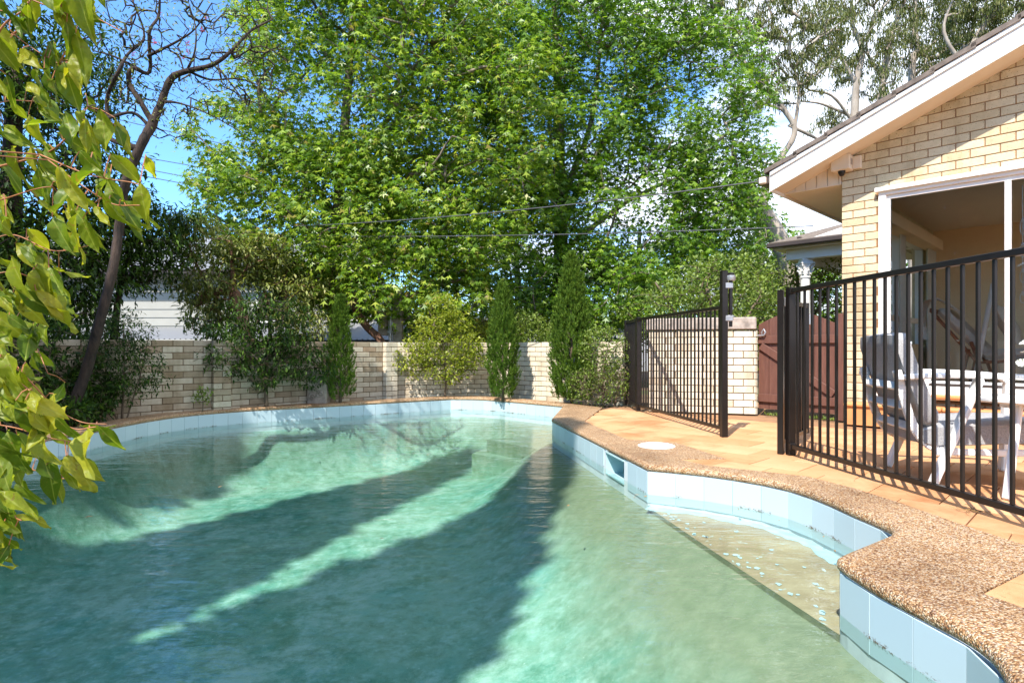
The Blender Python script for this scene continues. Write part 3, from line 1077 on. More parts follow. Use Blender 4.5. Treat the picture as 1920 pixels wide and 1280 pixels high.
# the end of that wall shows its headers
for r in range(12):
    zz = 0.0895 * r
    MB(MD).box(LDe + 0.001, LDe + 0.012, 0.004, 0.218, zz, zz + 0.0795, bev=.003).build('brick', M_brick_pale, wD)
# capstones
s = -0.02
for w in (0.42, 0.46, 0.50):
    MB(MD).box(s, min(s + w - 0.006, LDe + 0.03), -0.03, 0.25, 1.078, 1.235, bev=0.012).build('capstone', M_stone, wD)
    s += w

# ------------------------------------------------------------------ the house on the right
house = empty('brick_house', HC, 'cream brick house with a white gable board and a wide sliding glass door', 'house')
SL = 0.40                      # roof pitch (rise over run)
ZE = 2.73                      # eave soffit level
def rake_z(s):                 # underside of the roof at the wall plane
    return 2.995 + SL * s
S0, S1, Z0o, Z1o = 0.385, 5.6, 0.44, 2.60      # door opening
HL = 7.2
Lb, pb = 0.24, 0.0895
mort = MB(HM)
def wall_poly(mbx, poly, y0, y1):
    n = len(poly)
    vs = [(x, y0, zz) for x, zz in poly] + [(x, y1, zz) for x, zz in poly]
    fs = [tuple(range(n)), tuple(range(2 * n - 1, n - 1, -1))] + [(i, n + i, n + (i + 1) % n, (i + 1) % n) for i in range(n)]
    mbx.add(vs, fs)
wall_poly(mort, [(0.006, 0), (S0 - 0.004, 0), (S0 - 0.004, rake_z(S0)), (0.006, rake_z(0))], 0.008, 0.20)
wall_poly(mort, [(S0 - 0.004, Z1o + 0.005), (HL, Z1o + 0.005), (HL, rake_z(HL)), (S0 - 0.004, rake_z(S0))], 0.008, 0.20)
wall_poly(mort, [(S0 - 0.004, 0), (S1, 0), (S1, Z0o - 0.16), (S0 - 0.004, Z0o - 0.16)], 0.008, 0.20)
mort.build('mortar', M_mortar_dark, house)
hfull = MB().box(-Lb / 2 + .0045, Lb / 2 - .0045, 0, 0.10, 0, pb - 0.009, bev=0.0035).mesh('brick', M_brick_house)
hcache = {}
hitems = []
for r in range(0, 62):
    z_ = r * pb
    s = 0.0 if r % 2 else -Lb / 2
    while s < HL:
        a, b = max(0, s), min(HL, s + Lb)
        s += Lb
        if z_ + 0.02 > rake_z(b): continue
        ivs = [(a, b)]
        if Z0o - 0.2 < z_ + pb / 2 < Z1o:
            ivs = []
            if a < S0: ivs.append((a, min(b, S0)))
            if b > S1: ivs.append((max(a, S1), b))
        for a2, b2 in ivs:
            if b2 - a2 < 0.03: continue
            hitems.append((a2, b2, z_))
def hvis(it):
    c = HM @ Vector(((it[0] + it[1]) / 2, 0, 0))
    vis = 0 if (c.x / c.y < 0.875 and it[2] < 0.83 + 0.60 * c.y) else 100
    return vis + c.y
hitems.sort(key=hvis)
hst = MB(HM)
for k, (a, b, z_) in enumerate(hitems):
    c = HM @ Vector(((a + b) / 2, 0, 0))
    off = random.uniform(-.002, .002)
    clip = z_ + pb > rake_z(a)
    if k < 300 and not clip:
        w = round(b - a, 3)
        if abs(w - Lb) < 1e-3: mm = hfull
        else:
            if w not in hcache:
                hcache[w] = MB().box(-w / 2 + .0045, w / 2 - .0045, 0, 0.10, 0, pb - 0.009, bev=0.0035).mesh('brick', M_brick_house)
            mm = hcache[w]
        o = link('brick', mm, house)
        o.location = (c.x + HB.x * off, c.y + HB.y * off, z_)
        o.rotation_euler = (0, 0, hang)
    elif clip:
        poly = [(a + .0045, z_), (b - .0045, z_), (b - .0045, z_ + pb - .009), (a + .0045, z_ + pb - .009)]
        poly = sh(poly, -SL, 1, 2.995)
        if len(poly) < 3: continue
        if k < 300:
            mq = MB(HM); wall_poly(mq, poly, off, 0.1); mq.build('brick', M_brick_house, house)
        else:
            wall_poly(hst, poly, off, 0.1)
    else:
        hst.box(a + .0045, b - .0045, off, 0.1, z_, z_ + pb - .009)
tag(hst.build('bricks', M_brick_house, house), kind='stuff')
# side wall of the house running away from us, end leaf of the corner
mb = MB(HM)
mb.box(0.002, 0.2, 0.201, 0.6, 0, 2.72); mb.box(0.002, 0.2, 3.3, 8.0, 0, 2.72)
mb.box(0.002, 0.2, 0.601, 3.299, 0, 0.9); mb.box(0.002, 0.2, 0.601, 3.299, 2.4, 2.72); mb.build('side_wall', M_brick_house, house)
mb = MB(HM); mb.box(0.05, 0.15, .602, .65, .901, 2.399); mb.box(0.05, 0.15, 3.25, 3.298, .901, 2.399); mb.box(0.05, 0.15, 1.95, 2.0, .901, 2.399); mb.box(0.05, 0.15, .651, 3.249, 2.34, 2.398)
mb.build('side_window_frame', M_white, house)

# gable board, soffits and roof
EO, SO = 0.39, 0.66            # overhang of the gable and of the eave
def roofpt(s, b, dz=0.0):
    return (s, b, 2.995 + SL * s + dz)
mb = MB(HM)   # barge board
sa, sb = -SO, HL
def slab(mbx, s0, s1, b0, b1, d0, d1, drop0=0.0):
    vs = [roofpt(s, b, dz) for dz in (d0, d1) for b in (b0, b1) for s in (s0, s1)]
    fs = [(0, 2, 3, 1), (4, 5, 7, 6), (0, 1, 5, 4), (2, 6, 7, 3), (0, 4, 6, 2), (1, 3, 7, 5)]
    mbx.add(vs, fs)
slab(mb, -SO, sb, -EO - 0.022, -EO, -0.035, 0.185)
mb.build('barge_board', M_white, house)
mb = MB(HM); slab(mb, -SO + 0.01, sb, -EO - 0.040, -EO - 0.0225, 0.150, 0.192); mb.build('barge_trim', M_white, house)
mb = MB(HM); slab(mb, -SO + 0.02, sb, -EO, 0.0, 0.0, 0.018); mb.build('rake_soffit', M_cream, house)
mb = MB(HM); slab(mb, -SO, sb, -EO + 0.001, 8.0, 0.12, 0.19); mb.build('roof_deck', M_roof_tile, house)
# roof tiles along the verge, course by course, slightly lapped
s = -SO - 0.05
k = 0
while s < 5.0:
    mb = MB(HM)
    vs = []
    for dz in (-0.005, 0.045):
        for b in (-EO - 0.055, 8.0 if False else 0.35):
            for ss, lift in ((s, 0.032), (s + 0.37, 0.0)):
                x, y, zz = roofpt(ss, b, 0.195 + lift * 0.55 + dz)
                vs.append((x, y, zz))
    mb.add(vs, [(0, 2, 3, 1), (4, 5, 7, 6), (0, 1, 5, 4), (2, 6, 7, 3), (0, 4, 6, 2), (1, 3, 7, 5)])
    mb.build('roof_tile', M_roof_tile, house)
    s += 0.33
mb = MB(HM); slab(mb, -SO - 0.05, 5.0, 0.36, 8.0, 0.192, 0.235); mb.build('roof_covering', M_roof_tile, house)
# eave: flat soffit, fascia and gutter
mb = MB(HM); mb.box(-SO + 0.02, -0.001, -0.02, 8.0, ZE, ZE + 0.012); mb.build('eave_soffit', M_cream, house)
mb = MB(HM); mb.box(-SO - 0.0, -SO + 0.019, -EO + 0.002, 8.0, ZE - 0.03, ZE + 0.16); mb.build('fascia', M_white, house)
g = MB(HM)
gp = [(-0.115, 0.075), (-0.125, 0.055), (-0.115, 0.0), (-0.02, -0.015), (-0.004, 0.0), (-0.004, 0.08)]
vs, fs = [], []
for b in (-EO - 0.06, 8.0):
    vs += [(-SO + x, b, ZE + 0.07 + zz) for x, zz in gp]
n6 = len(gp)
fs = [(i, (i + 1) % n6, n6 + (i + 1) % n6, n6 + i) for i in range(n6)] + [tuple(range(n6)), tuple(range(2 * n6 - 1, n6 - 1, -1))]
g.add(vs, fs); g.build('gutter', M_gutter, house)
# grooved boards closing the eave end
mb = MB(HM)
ss = -SO + 0.03
while ss < -0.005:
    e = min(ss + 0.118, -0.002)
    wall_poly(mb, [(ss, ZE + 0.0125), (e - 0.006, ZE + 0.0125), (e - 0.006, max(ZE + 0.0126, rake_z(e - 0.006) - 0.001)), (ss, max(ZE + 0.0126, rake_z(ss) - 0.001))], -0.012, 0.0)
    mb.build('gable_board', M_cream, house)
    mb = MB(HM)
    ss += 0.122
mb = MB(HM); wall_poly(mb, [(-SO + 0.03, ZE + 0.0125), (-0.002, ZE + 0.0125), (-0.002, rake_z(0) - 0.002), (-SO + 0.03, ZE + 0.013)], 0.001, 0.015); mb.build('gable_backing', M_cream, house)

# sliding door
door = MB(HM)
f = 0.075
door.box(S0, S0 + f, -0.035, 0.12, Z0o, Z1o - f, bev=.004)
door.box(S0, S1, -0.035, 0.12, Z1o - f, Z1o, bev=.004)
door.box(S1 - f, S1, -0.035, 0.12, Z0o, Z1o - f, bev=.004)
door.box(S0 - 0.03, S1, -0.07, -0.036, Z1o - 0.035, Z1o + 0.012, bev=.004)
fr = door.build('door_frame', M_white, house)
mb = MB(HM)
mb.box(S0 + f + .001, S1 - f, -0.008, 0.05, Z1o - f - 0.045, Z1o - f - 0.001, bev=.003)
mb.box(S0 + f + .001, S0 + f + 0.035, -0.008, 0.05, Z0o + 0.06, Z1o - f - 0.046, bev=.003)
mb.box(S0 + f + .001, S1 - f, -0.008, 0.05, Z0o + 0.001, Z0o + 0.055, bev=.003)
mb.build('sash', M_white, house)
for sm in (1.475, 2.56, 3.65):
    MB(HM).box(sm, sm + 0.052, -0.022, 0.045, Z0o + 0.056, Z1o - f - 0.047, bev=.004).build('mullion', M_white, house)
for k, (a, b) in enumerate(((S0 + f + 0.036, 1.474), (1.528, 2.559), (2.613, 3.649), (3.703, S1 - f))):
    MB(HM).box(a, b, 0.008, 0.013, Z0o + 0.056, Z1o - f - 0.047).build('glass_pane', M_glass, house)
MB(HM).box(S0 - 0.02, S1, -0.10, 0.12, Z0o - 0.14, Z0o, bev=.006).build('door_sill', M_white, house)
MB(HM).box(S0 + f, S1 - f, -0.03, -0.012, Z0o + 0.001, Z0o + 0.03).build('door_track', M_gutter, house)
# terracotta steps below the door
s = 0.12
while s < 3.9:
    MB(HM).box(s + .003, s + 0.297, -0.36, -0.101, 0.20, 0.24, bev=.01).build('step_tile', M_terracotta, house)
    MB(HM).box(s + .003, s + 0.297, -0.335, -0.12, 0.0, 0.199, bev=.002).build('step_riser', M_terracotta, house)
    s += 0.3
s = 0.9
while s < 3.9:
    MB(HM).box(s + .003, s + 0.297, -0.22, -0.101, 0.3245, 0.36, bev=.008).build('step_tile', M_terracotta, house)
    s += 0.3
# room behind the glass
RM = MB(HM)
zf, zc_ = 0.44, 2.66
r0, r1, d1_ = 0.201, 5.7, 3.7
RM.add([(r0, .15, zf), (r1, .15, zf), (r1, d1_, zf), (r0, d1_, zf)], [(0, 1, 2, 3)])
RM.build('room_floor', plain('room_carpet', (0.66, 0.55, 0.42), .95, .15, 30), house)
mb = MB(HM); mb.add([(r0, .201, zc_), (r1, .201, zc_), (r1, d1_, zc_), (r0, d1_, zc_)], [(3, 2, 1, 0)]); mb.build('room_ceiling', M_ceiling, house)
mb = MB(HM); mb.add([(r0, d1_, zf), (r1, d1_, zf), (r1, d1_, zc_), (r0, d1_, zc_)], [(0, 1, 2, 3)]); mb.build('room_wall', M_room, house)
# curtains at the left wall of the room and their pelmet
MB(HM).box(r0 + .005, r0 + 0.20, 0.45, 3.3, 2.30, 2.45, bev=.006).build('pelmet', M_room, house)
for (b0, b1, nn_) in ((0.42, 0.80, 5), (1.35, 1.60, 3), (2.9, 3.4, 6)):
    pts_ = []
    vs, fs = [], []
    for i in range(nn_ * 6 + 1):
        t = i / (nn_ * 6)
        for zz in (zf + 0.05, 2.30):
            vs.append((r0 + 0.08 + 0.028 * math.sin(t * nn_ * 2 * math.pi), b0 + (b1 - b0) * t, zz))
    for i in range(nn_ * 6):
        fs.append((2 * i, 2 * i + 2, 2 * i + 3, 2 * i + 1))
    mb = MB(HM); mb.add(vs, fs); mb.build('curtain', M_cushion, house, True)
MB(HM).box(r0 + .004, r0 + 0.03, 0.3, 3.4, zf + .75, zf + .82).build('window_rail', M_cream, house)
# roof flashing where the wire meets the house
MB(HM).box(-SO - 0.10, -SO - 0.02, -EO - 0.10, -EO - 0.045, ZE + 0.06, ZE + 0.14, bev=.01).build('wire_bracket', M_cream, house)

# porch at the back of the house
porch = empty('porch', HM @ Vector((-1.2, 5.4, 0)), 'white porch with a dark gutter and ornate column behind the house corner', 'porch')
mb = MB(HM); mb.box(-2.45, -0.01, 4.75, 4.95, 2.60, 2.80, bev=.005); mb.build('beam', M_white, porch)
mb = MB(HM); mb.box(-2.45, -2.27, 4.951, 8.0, 2.60, 2.80); mb.build('side_beam', M_white, porch)
mb = MB(HM); mb.box(-2.62, -0.01, 4.56, 8.0, 2.801, 2.83); mb.build('soffit', M_cream, porch)
mb = MB(HM); mb.box(-2.72, -0.01, 4.44, 4.559, 2.83, 2.93, bev=.02); mb.build('gutter', M_gutter, porch)
mb = MB(HM)
mb.add([(-2.70, 4.50, 2.94), (-0.01, 4.50, 2.94), (-0.01, 7.2, 3.75), (-1.4, 7.2, 3.75), (-2.70, 8.0, 2.94),
        (-2.70, 4.50, 2.90), (-0.01, 4.50, 2.90)], [(0, 1, 2, 3), (0, 3, 4), (5, 6, 1, 0)])
mb.build('roof', M_roof_tile, porch)
for k in range(5):
    MB(HM).box(-2.2 + k * 0.45, -2.14 + k * 0.45, 4.64, 4.9, 2.95 + 0.0, 3.02).build('bracket', M_gutter, porch)
mb = MB(HM); mb.add([(-1.95, 4.62, 2.96), (-0.005, 4.62, 2.96), (-0.005, 4.62, 3.42)], [(0, 1, 2)]); mb.build('gable_infill', M_white, porch)
cc = HM @ Vector((-2.12, 4.86, 0))
cold = MB()
cold.lathe([(0.14, 0), (0.14, .06), (.115, .10), (.10, .14), (.098, 1.2), (.085, 2.22), (.10, 2.23), (.10, 2.26), (.088, 2.27)], (cc.x, cc.y, 0.0), 20)
cold.build('column', M_white, porch, True, 40)
cap = MB()
cap.lathe([(.088, 2.271), (.10, 2.32), (.115, 2.37), (.105, 2.38), (.12, 2.44), (.15, 2.49), (.13, 2.50)], (cc.x, cc.y, 0), 16)
for k in range(8):
    a = k * math.pi / 4
    for zz, rr in ((2.30, .10), (2.40, .115)):
        p = Vector((cc.x + rr * math.cos(a + zz), cc.y + rr * math.sin(a + zz), zz))
        o_ = Vector((math.cos(a + zz), math.sin(a + zz), 0))
        cap.tube([p, p + o_ * .02 + Vector((0, 0, .05)), p + o_ * .055 + Vector((0, 0, .075)), p + o_ * .06 + Vector((0, 0, .055))], [.022, .02, .013, .006], 6)
cap.box(cc.x - .13, cc.x + .13, cc.y - .13, cc.y + .13, 2.501, 2.53)
cap.build('capital', M_white, porch, True, 45)
MB().box(cc.x - .10, cc.x + .10, cc.y - .10, cc.y + .10, 2.531, 2.599).build('block', M_white, porch)

# camera housing on the wall
cbx = HM @ Vector((0.10, -0.07, 2.95))
sc_ = empty('security_camera', HM @ Vector((0.1, 0, 2.84)), 'small cream security camera box with a dark dome under the gable', 'security camera')
MB(HM).box(-0.07, 0.13, -0.155, -0.002, 2.865, 3.035, bev=.008).build('housing', M_cream, sc_)
MB(HM).box(0.131, 0.215, -0.045, -0.0025, 2.875, 3.02, bev=.006).build('bracket', M_cream, sc_)
MB(HM).box(0.1305, 0.134, -0.12, -0.07, 2.92, 2.99).build('grille', M_stone, sc_)
cc2 = HM @ Vector((0.03, -0.09, 2.83))
MB().lathe([(0.0, -.025), (.02, -.02), (.032, 0.0), (.038, .015), (.038, .034), (0.0, .034)], cc2, 16).build('dome', M_black, sc_, True, 50)

# ------------------------------------------------------------------ pool fence
FD = Vector((-0.104, 0.995, 0)).normalized()
def picket_panel(root, p, d, L, zb, zt, first=0.05, step=0.0935, mat=M_black, name='picket', w=0.017):
    k = 0
    t = first
    me = MB().box(-w / 2, w / 2, -w / 2, w / 2, 0, zt - zb, bev=.0018).mesh('picket', mat)
    while t < L - 0.02:
        c = p + d * t
        o = link(name, me, root)
        o.location = (c.x, c.y, zb)
        o.rotation_euler = (0, 0, math.atan2(d.y, d.x))
        t += step; k += 1
def post(root, p, d, w, h, name='post'):
    M = Matrix(((d.x, -d.y, 0, p.x), (d.y, d.x, 0, p.y), (0, 0, 1, 0), (0, 0, 0, 1)))
    MB(M).box(-w / 2, w / 2, -w / 2, w / 2, -0.003, h, bev=.003).build(name, M_black, root)
    MB(M).box(-w / 2 - .002, w / 2 + .002, -w / 2 - .002, w / 2 + .002, h + .0005, h + .006, bev=.002).build('post_cap', M_black, root)

A_ = Vector((2.18, 4.75, 0))
dA = Vector((0.104, -0.995, 0)).normalized()
f1 = empty('pool_fence', A_, 'long black metal pool fence panel in front of the chair at the right', 'fence')
post(f1, A_ + Vector((0.012, 0, 0)), dA, 0.056, 1.305)
f1len = 3.6
for zz, nm, hh in ((0.072, 'bottom_rail', 0.034), (1.285, 'top_rail', 0.034)):
    MB().beam(A_ + dA * 0.03 + Vector((0, 0, zz)), A_ + dA * f1len + Vector((0, 0, zz)), 0.036, hh, bev=.003).build(nm, M_black, f1)
    MB().beam(A_ + dA * 0.034 + Vector((0, 0, zz)), A_ + dA * 0.062 + Vector((0, 0, zz)), 0.052, hh + 0.014, bev=.003).build('rail_clamp', M_black, f1)
picket_panel(f1, A_, dA, f1len, 0.09, 1.268, 0.584 - 0.0935 * 5, 0.0935)
post(f1, A_ + dA * (f1len + 0.03), dA, 0.065, 1.305)

# open gate hinged at that post
gd = Vector((0.58, 0.76, 0)).normalized()
gp0 = A_ + Vector((-0.045, 0.045, 0))
g1 = empty('pool_gate', gp0, 'black metal pool gate standing open behind the fence post', 'gate')
post(g1, gp0, gd, 0.045, 1.29, 'hinge_post')
gl_ = 0.93
for zz, nm in ((0.09, 'bottom_rail'), (1.22, 'top_rail')):
    MB().beam(gp0 + gd * 0.045 + Vector((0, 0, zz)), gp0 + gd * gl_ + Vector((0, 0, zz)), 0.034, 0.034, bev=.003).build(nm, M_black, g1)
picket_panel(g1, gp0, gd, gl_ - 0.02, 0.107, 1.203, 0.12, 0.0935)
MB().beam(gp0 + gd * gl_ + Vector((0, 0, 0.06)), gp0 + gd * gl_ + Vector((0, 0, 1.25)), 0.036, 0.036, up=(0, 1, 0), bev=.003).build('end_stile', M_black, g1)
MB().box(-.03, .03, -.022, .022, 0, .10, m=Matrix.Translation(gp0 + gd * (gl_ + .035) + Vector((0, 0, 1.05))), bev=.006).build('striker', M_steel, g1)
MB().box(-.02, .02, -.03, .03, 0, .07, m=Matrix.Translation(gp0 + gd * 0.05 + Vector((0, 0, 1.17))), bev=.004).build('hinge', M_steel, g1)

# panels on the far side of the gateway
B_ = Vector((2.01, 5.73, 0))
E_ = Vector((1.69, 8.10, 0))
dB = (E_ - B_).normalized()
LB = (E_ - B_).length
f2 = empty('pool_fence', B_, 'black metal pool fence panel with a tall latch post, beside the white skimmer lid', 'fence')
post(f2, B_, dB, 0.058, 1.565, 'latch_post')
for zz, nm in ((0.075, 'bottom_rail'), (1.225, 'top_rail')):
    MB().beam(B_ + dB * 0.035 + Vector((0, 0, zz)), E_ - dB * 0.03 + Vector((0, 0, zz)), 0.034, 0.034, bev=.003).build(nm, M_black, f2)
    MB().beam(E_ - dB * 0.06 + Vector((0, 0, zz)), E_ - dB * 0.03 + Vector((0, 0, zz)), 0.05, 0.048, bev=.003).build('rail_clamp', M_black, f2)
picket_panel(f2, B_, dB, LB - .04, 0.092, 1.208, 0.09, 0.0908, w=0.016)
post(f2, E_, dB, 0.055, 1.25)
latch = Vector((2.072, 5.72, 0))
MB().lathe([(.016, 0), (.018, .25), (.018, .44), (.03, .445), (.036, .47), (.036, .505), (.02, .512)], latch + Vector((0, 0, 1.04)), 14).build('latch_rod', M_black, f2, True, 40)
MB().lathe([(.038, 0), (.044, .01), (.044, .045), (.03, .055)], latch + Vector((0, 0, 1.475)), 16).build('latch_knob', M_steel, f2, True, 40)
for zz in (1.09, 1.40):
    MB().box(-.05, .03, -.02, .02, 0, .06, m=Matrix.Translation(latch + Vector((-.01, 0, zz))), bev=.008).build('latch_bracket', M_steel, f2)
F_ = Vector((1.71, 9.0, 0))
dF = (F_ - E_).normalized()
f3 = empty('pool_fence', F_, 'short far section of black pool fence beside the tangled shrub', 'fence')
for zz, nm in ((0.075, 'bottom_rail'), (1.225, 'top_rail')):
    MB().beam(E_ + dF * 0.04 + Vector((0, 0, zz)), F_ - dF * 0.03 + Vector((0, 0, zz)), 0.034, 0.034, bev=.003).build(nm, M_black, f3)
picket_panel(f3, E_, dF, (F_ - E_).length - .05, 0.092, 1.208, 0.11, 0.0935, w=0.016)
post(f3, F_, dF, 0.065, 1.25)

# ------------------------------------------------------------------ brown timber gate
G0, G1 = Vector((3.16, 7.74, 0)), Vector((3.80, 7.02, 0))
GD = (G1 - G0).normalized(); GL = (G1 - G0).length
GM = Matrix(((GD.x, -GD.y, 0, G0.x), (GD.y, GD.x, 0, G0.y), (0, 0, 1, 0), (0, 0, 0, 1)))
gt = empty('timber_gate', (G0 + G1) / 2, 'arched brown timber side gate between the brick wall and the house', 'gate')
nb = 7
for k in range(nb):
    a, b = GL * k / nb + .003, GL * (k + 1) / nb - .003
    def arch(s):
        t = s / GL
        return 1.13 + 0.15 * math.sin(math.pi * min(1, max(0, t * 1.02 + 0.02)))
    poly = [(a, .07), (b, .07), (b, arch(b)), ((a + b) / 2, arch((a + b) / 2)), (a, arch(a))]
    mq = MB(GM); wall_poly(mq, poly, 0.0, 0.02); mq.build('plank', M_gate, gt)
mq = MB(GM); mq.box(.01, GL - .01, -.032, -.001, .90, 1.00, bev=.003); mq.build('top_ledge', M_gate, gt)
mq = MB(GM); mq.box(.01, GL - .01, -.032, -.001, .16, .26, bev=.003); mq.build('bottom_ledge', M_gate, gt)
mq = MB(GM); mq.beam((.04, -.016, .87), (GL - .05, -.016, .30), .03, .09, bev=.003); mq.build('brace', M_gate, gt)
MB(GM).box(GL - .002, GL + .06, -.04, .05, .0, 1.24, bev=.003).build('gate_post', M_gate, gt)
mq = MB(GM); mq.tube([(-.06, -.05, 1.0), (.02, -.06, 1.0), (.10, -.06, 1.0), (.12, -.06, 1.04), (.10, -.06, 1.08), (.07, -.06, 1.04), (.08, -.05, .99)], .011, 7); mq.build('gate_latch', M_steel, gt, True)
# ------------------------------------------------------------------ patio furniture
def make_chair(loc, rz, label):
    t = empty('patio_chair', loc, label, 'chair', rz=rz)
    wood = M_white_chair
    for sy in (-1, 1):
        y = 0.335 * sy
        # arm board, turned down at the front
        mb = MB()
        top = catmull([(-0.18, y, .655), (-0.02, y, .668), (0.30, y, .672), (0.60, y, .655), (0.70, y, .628), (0.745, y, .56)], 5)
        for a, b in zip(top, top[1:]):
            mb.beam(a, b + (b - a) * 0.12, 0.062, 0.034, bev=.008)
        mb.build('arm', wood, t, local=True)
        mb = MB(); mb.beam((0.0, y * 1.02, 0), (0.255, y, .655), .034, .078, up=(0, 1, 0), bev=.008); mb.build('leg', wood, t, local=True)
        mb = MB(); mb.beam((0.70, y * 1.02, 0), (0.725, y, .60), .032, .06, up=(0, 1, 0), bev=.008); mb.build('leg', wood, t, local=True)
        mb = MB()
        for z0_, z1_ in ((.335, .345), (.21, .225)):
            mb.beam((.03, y * .93, z0_), (.73, y * .93, z1_), .024, .040, bev=.006)
        mb.build('side_rail', wood, t, local=True)
        mb = MB()
        up = catmull([(-0.17, y * .9, .70), (-0.13, y * .9, .52), (-0.07, y * .9, .34), (0.02, y * .9, .24), (0.16, y * .9, .21)], 4)
        for a, b in zip(up, up[1:]):
            mb.beam(a, b + (b - a) * .1, .03, .05, bev=.006)
        mb.build('back_upright', wood, t, local=True)
    mb = MB()
    for s, z_ in ((-.15, .60), (-.115, .48), (-.06, .345)):
        mb.beam((s, -.30, z_), (s, .30, z_), .02, .058, up=(1, 0, 1), bev=.005)
    mb.build('back_slat', wood, t, local=True)
    mb = MB(); mb.beam((.70, -.31, .24), (.70, .31, .24), .03, .055, bev=.005); mb.build('front_rail', wood, t, local=True)
    # cushions
    def cushion(name, prof, w, m):
        n = len(prof)
        vs, fs = [], []
        ys = [-w / 2, -w / 2 + .02, -w / 4, 0, w / 4, w / 2 - .02, w / 2]
        sc = [.86, .98, 1.0, 1.01, 1.0, .98, .86]
        cx = sum(p[0] for p in prof) / n; cz = sum(p[1] for p in prof) / n
        for yy, k in zip(ys, sc):
            for x, z_ in prof:
                vs.append((cx + (x - cx) * (1 - (1 - k) * .25), yy, cz + (z_ - cz) * k))
        for i in range(len(ys) - 1):
            for j in range(n):
                j2 = (j + 1) % n
                fs.append((i * n + j, i * n + j2, (i + 1) * n + j2, (i + 1) * n + j))
        fs.append(tuple(range(n - 1, -1, -1))); fs.append(tuple((len(ys) - 1) * n + k for k in range(n)))
        mbx = MB(); mbx.add(vs, fs)
        o = mbx.build(name, m, t, True, 60, local=True)
    def thick(line, th):
        L = catmull([(x, 0, z_) for x, z_ in line], 4)
        up_, dn = [], []
        for i, p in enumerate(L):
            a = L[max(0, i - 1)]; b = L[min(len(L) - 1, i + 1)]
            d = (b - a).normalized(); nr = Vector((-d.z, 0, d.x))
            e = th * (0.72 if i in (0, len(L) - 1) else 1.0)
            up_.append(p + nr * e / 2); dn.append(p - nr * e / 2)
        q = up_ + dn[::-1]
        return [(p.x, p.z) for p in q]
    cushion('seat_cushion', thick([(-.04, .30), (.2, .315), (.5, .335), (.74, .335)], .125), .655, M_fabric)
    cushion('back_cushion', thick([(.02, .37), (-.035, .52), (-.105, .74), (-.155, .925)], .085), .66, M_fabric)
    return t
make_chair((2.588, 3.95, 0.0), math.radians(-13), 'white framed patio chair with grey cushions in front of the glass door')

# round side table
tb = Vector((2.98, 3.42, 0))
tt = empty('side_table', tb, 'round white side table with splayed legs beside the patio chair', 'table')
MB().lathe([(0, .525), (.27, .525), (.285, .535), (.285, .55), (.275, .556), (0, .556)], tb, 36).build('table_top', M_white_chair, tt, True, 35)
for a, nm in ((200, 'leg'), (320, 'leg'), (80, 'leg')):
    c, s = math.cos(math.radians(a)), math.sin(math.radians(a))
    MB().beam(tb + Vector((c * .27, s * .27, 0)), tb + Vector((c * .17, s * .17, .525)), .03, .045, up=(-s, c, 0), bev=.008).build('leg', M_white_chair, tt)
MB().lathe([(.10, .49), (.17, .495), (.17, .5245), (.10, .5245)], tb, 24).build('apron', M_white_chair, tt, True, 35)
# small stack of papers on the table
pk = empty('book', tb + Vector((-.15, -.05, .557)), 'thin white booklet lying on the round side table', 'book')
MB(Matrix.Translation(tb + Vector((-.14, -.02, .557))) @ Matrix.Rotation(.4, 4, 'Z')).box(-.07, .07, -.05, .05, 0.0, .012, bev=.002).build('cover', M_white, pk)

# plant in a pale vase
vz = tb + Vector((0.10, 0.02, .557))
pl = empty('potted_begonia', vz, 'silver-leaved begonia in a pale pot on the side table', 'plant')
MB().lathe([(.0, 0), (.055, 0), (.062, .01), (.07, .08), (.06, .15), (.05, .175), (.043, .17), (.04, .13), (0, .13)], vz, 24).build('pot', plain('pale_pot_glaze', (.60, .56, .45), .35, .1, 6), pl, True, 40)
def begonia_mat():
    m, n, l, b = new_mat('silver_begonia_leaf')
    t = n.new('ShaderNodeTexCoord')
    s = n.new('ShaderNodeSeparateXYZ'); l.new(t.outputs['Object'], s.inputs[0])
    at = n.new('ShaderNodeMath'); at.operation = 'ARCTAN2'
    l.new(s.outputs['Y'], at.inputs[0]); l.new(s.outputs['X'], at.inputs[1])
    mu = n.new('ShaderNodeMath'); mu.operation = 'MULTIPLY'; mu.inputs[1].default_value = 13
    l.new(at.outputs[0], mu.inputs[0])
    si = n.new('ShaderNodeMath'); si.operation = 'SINE'; l.new(mu.outputs[0], si.inputs[0])
    c = ramp(n, l, map_range(n, l, si.outputs[0], -1, 1), [(0.35, (.62, .62, .60)), (.62, (.14, .15, .08))])
    l.new(c, b.inputs['Base Color']); b.inputs['Roughness'].default_value = .4
    return m
M_beg = begonia_mat()
bv, bf = [(0, 0, 0)], []
for k in range(16):
    a = 2 * math.pi * k / 16
    for r in (.55, 1.0):
        notch = .82 if k == 8 else 1
        bv.append((r * notch * math.cos(a), r * notch * math.sin(a) * .92, .14 * r * r + (.05 if k % 2 else -.02) * r))
for k in range(16):
    k2 = (k + 1) % 16
    bf.append((0, 1 + 2 * k, 1 + 2 * k2)); bf.append((1 + 2 * k, 2 + 2 * k, 2 + 2 * k2, 1 + 2 * k2))
mbx = MB(); mbx.add(bv, bf)
bmesh_ = mbx.mesh('leaf', M_beg, True)
stems = MB()
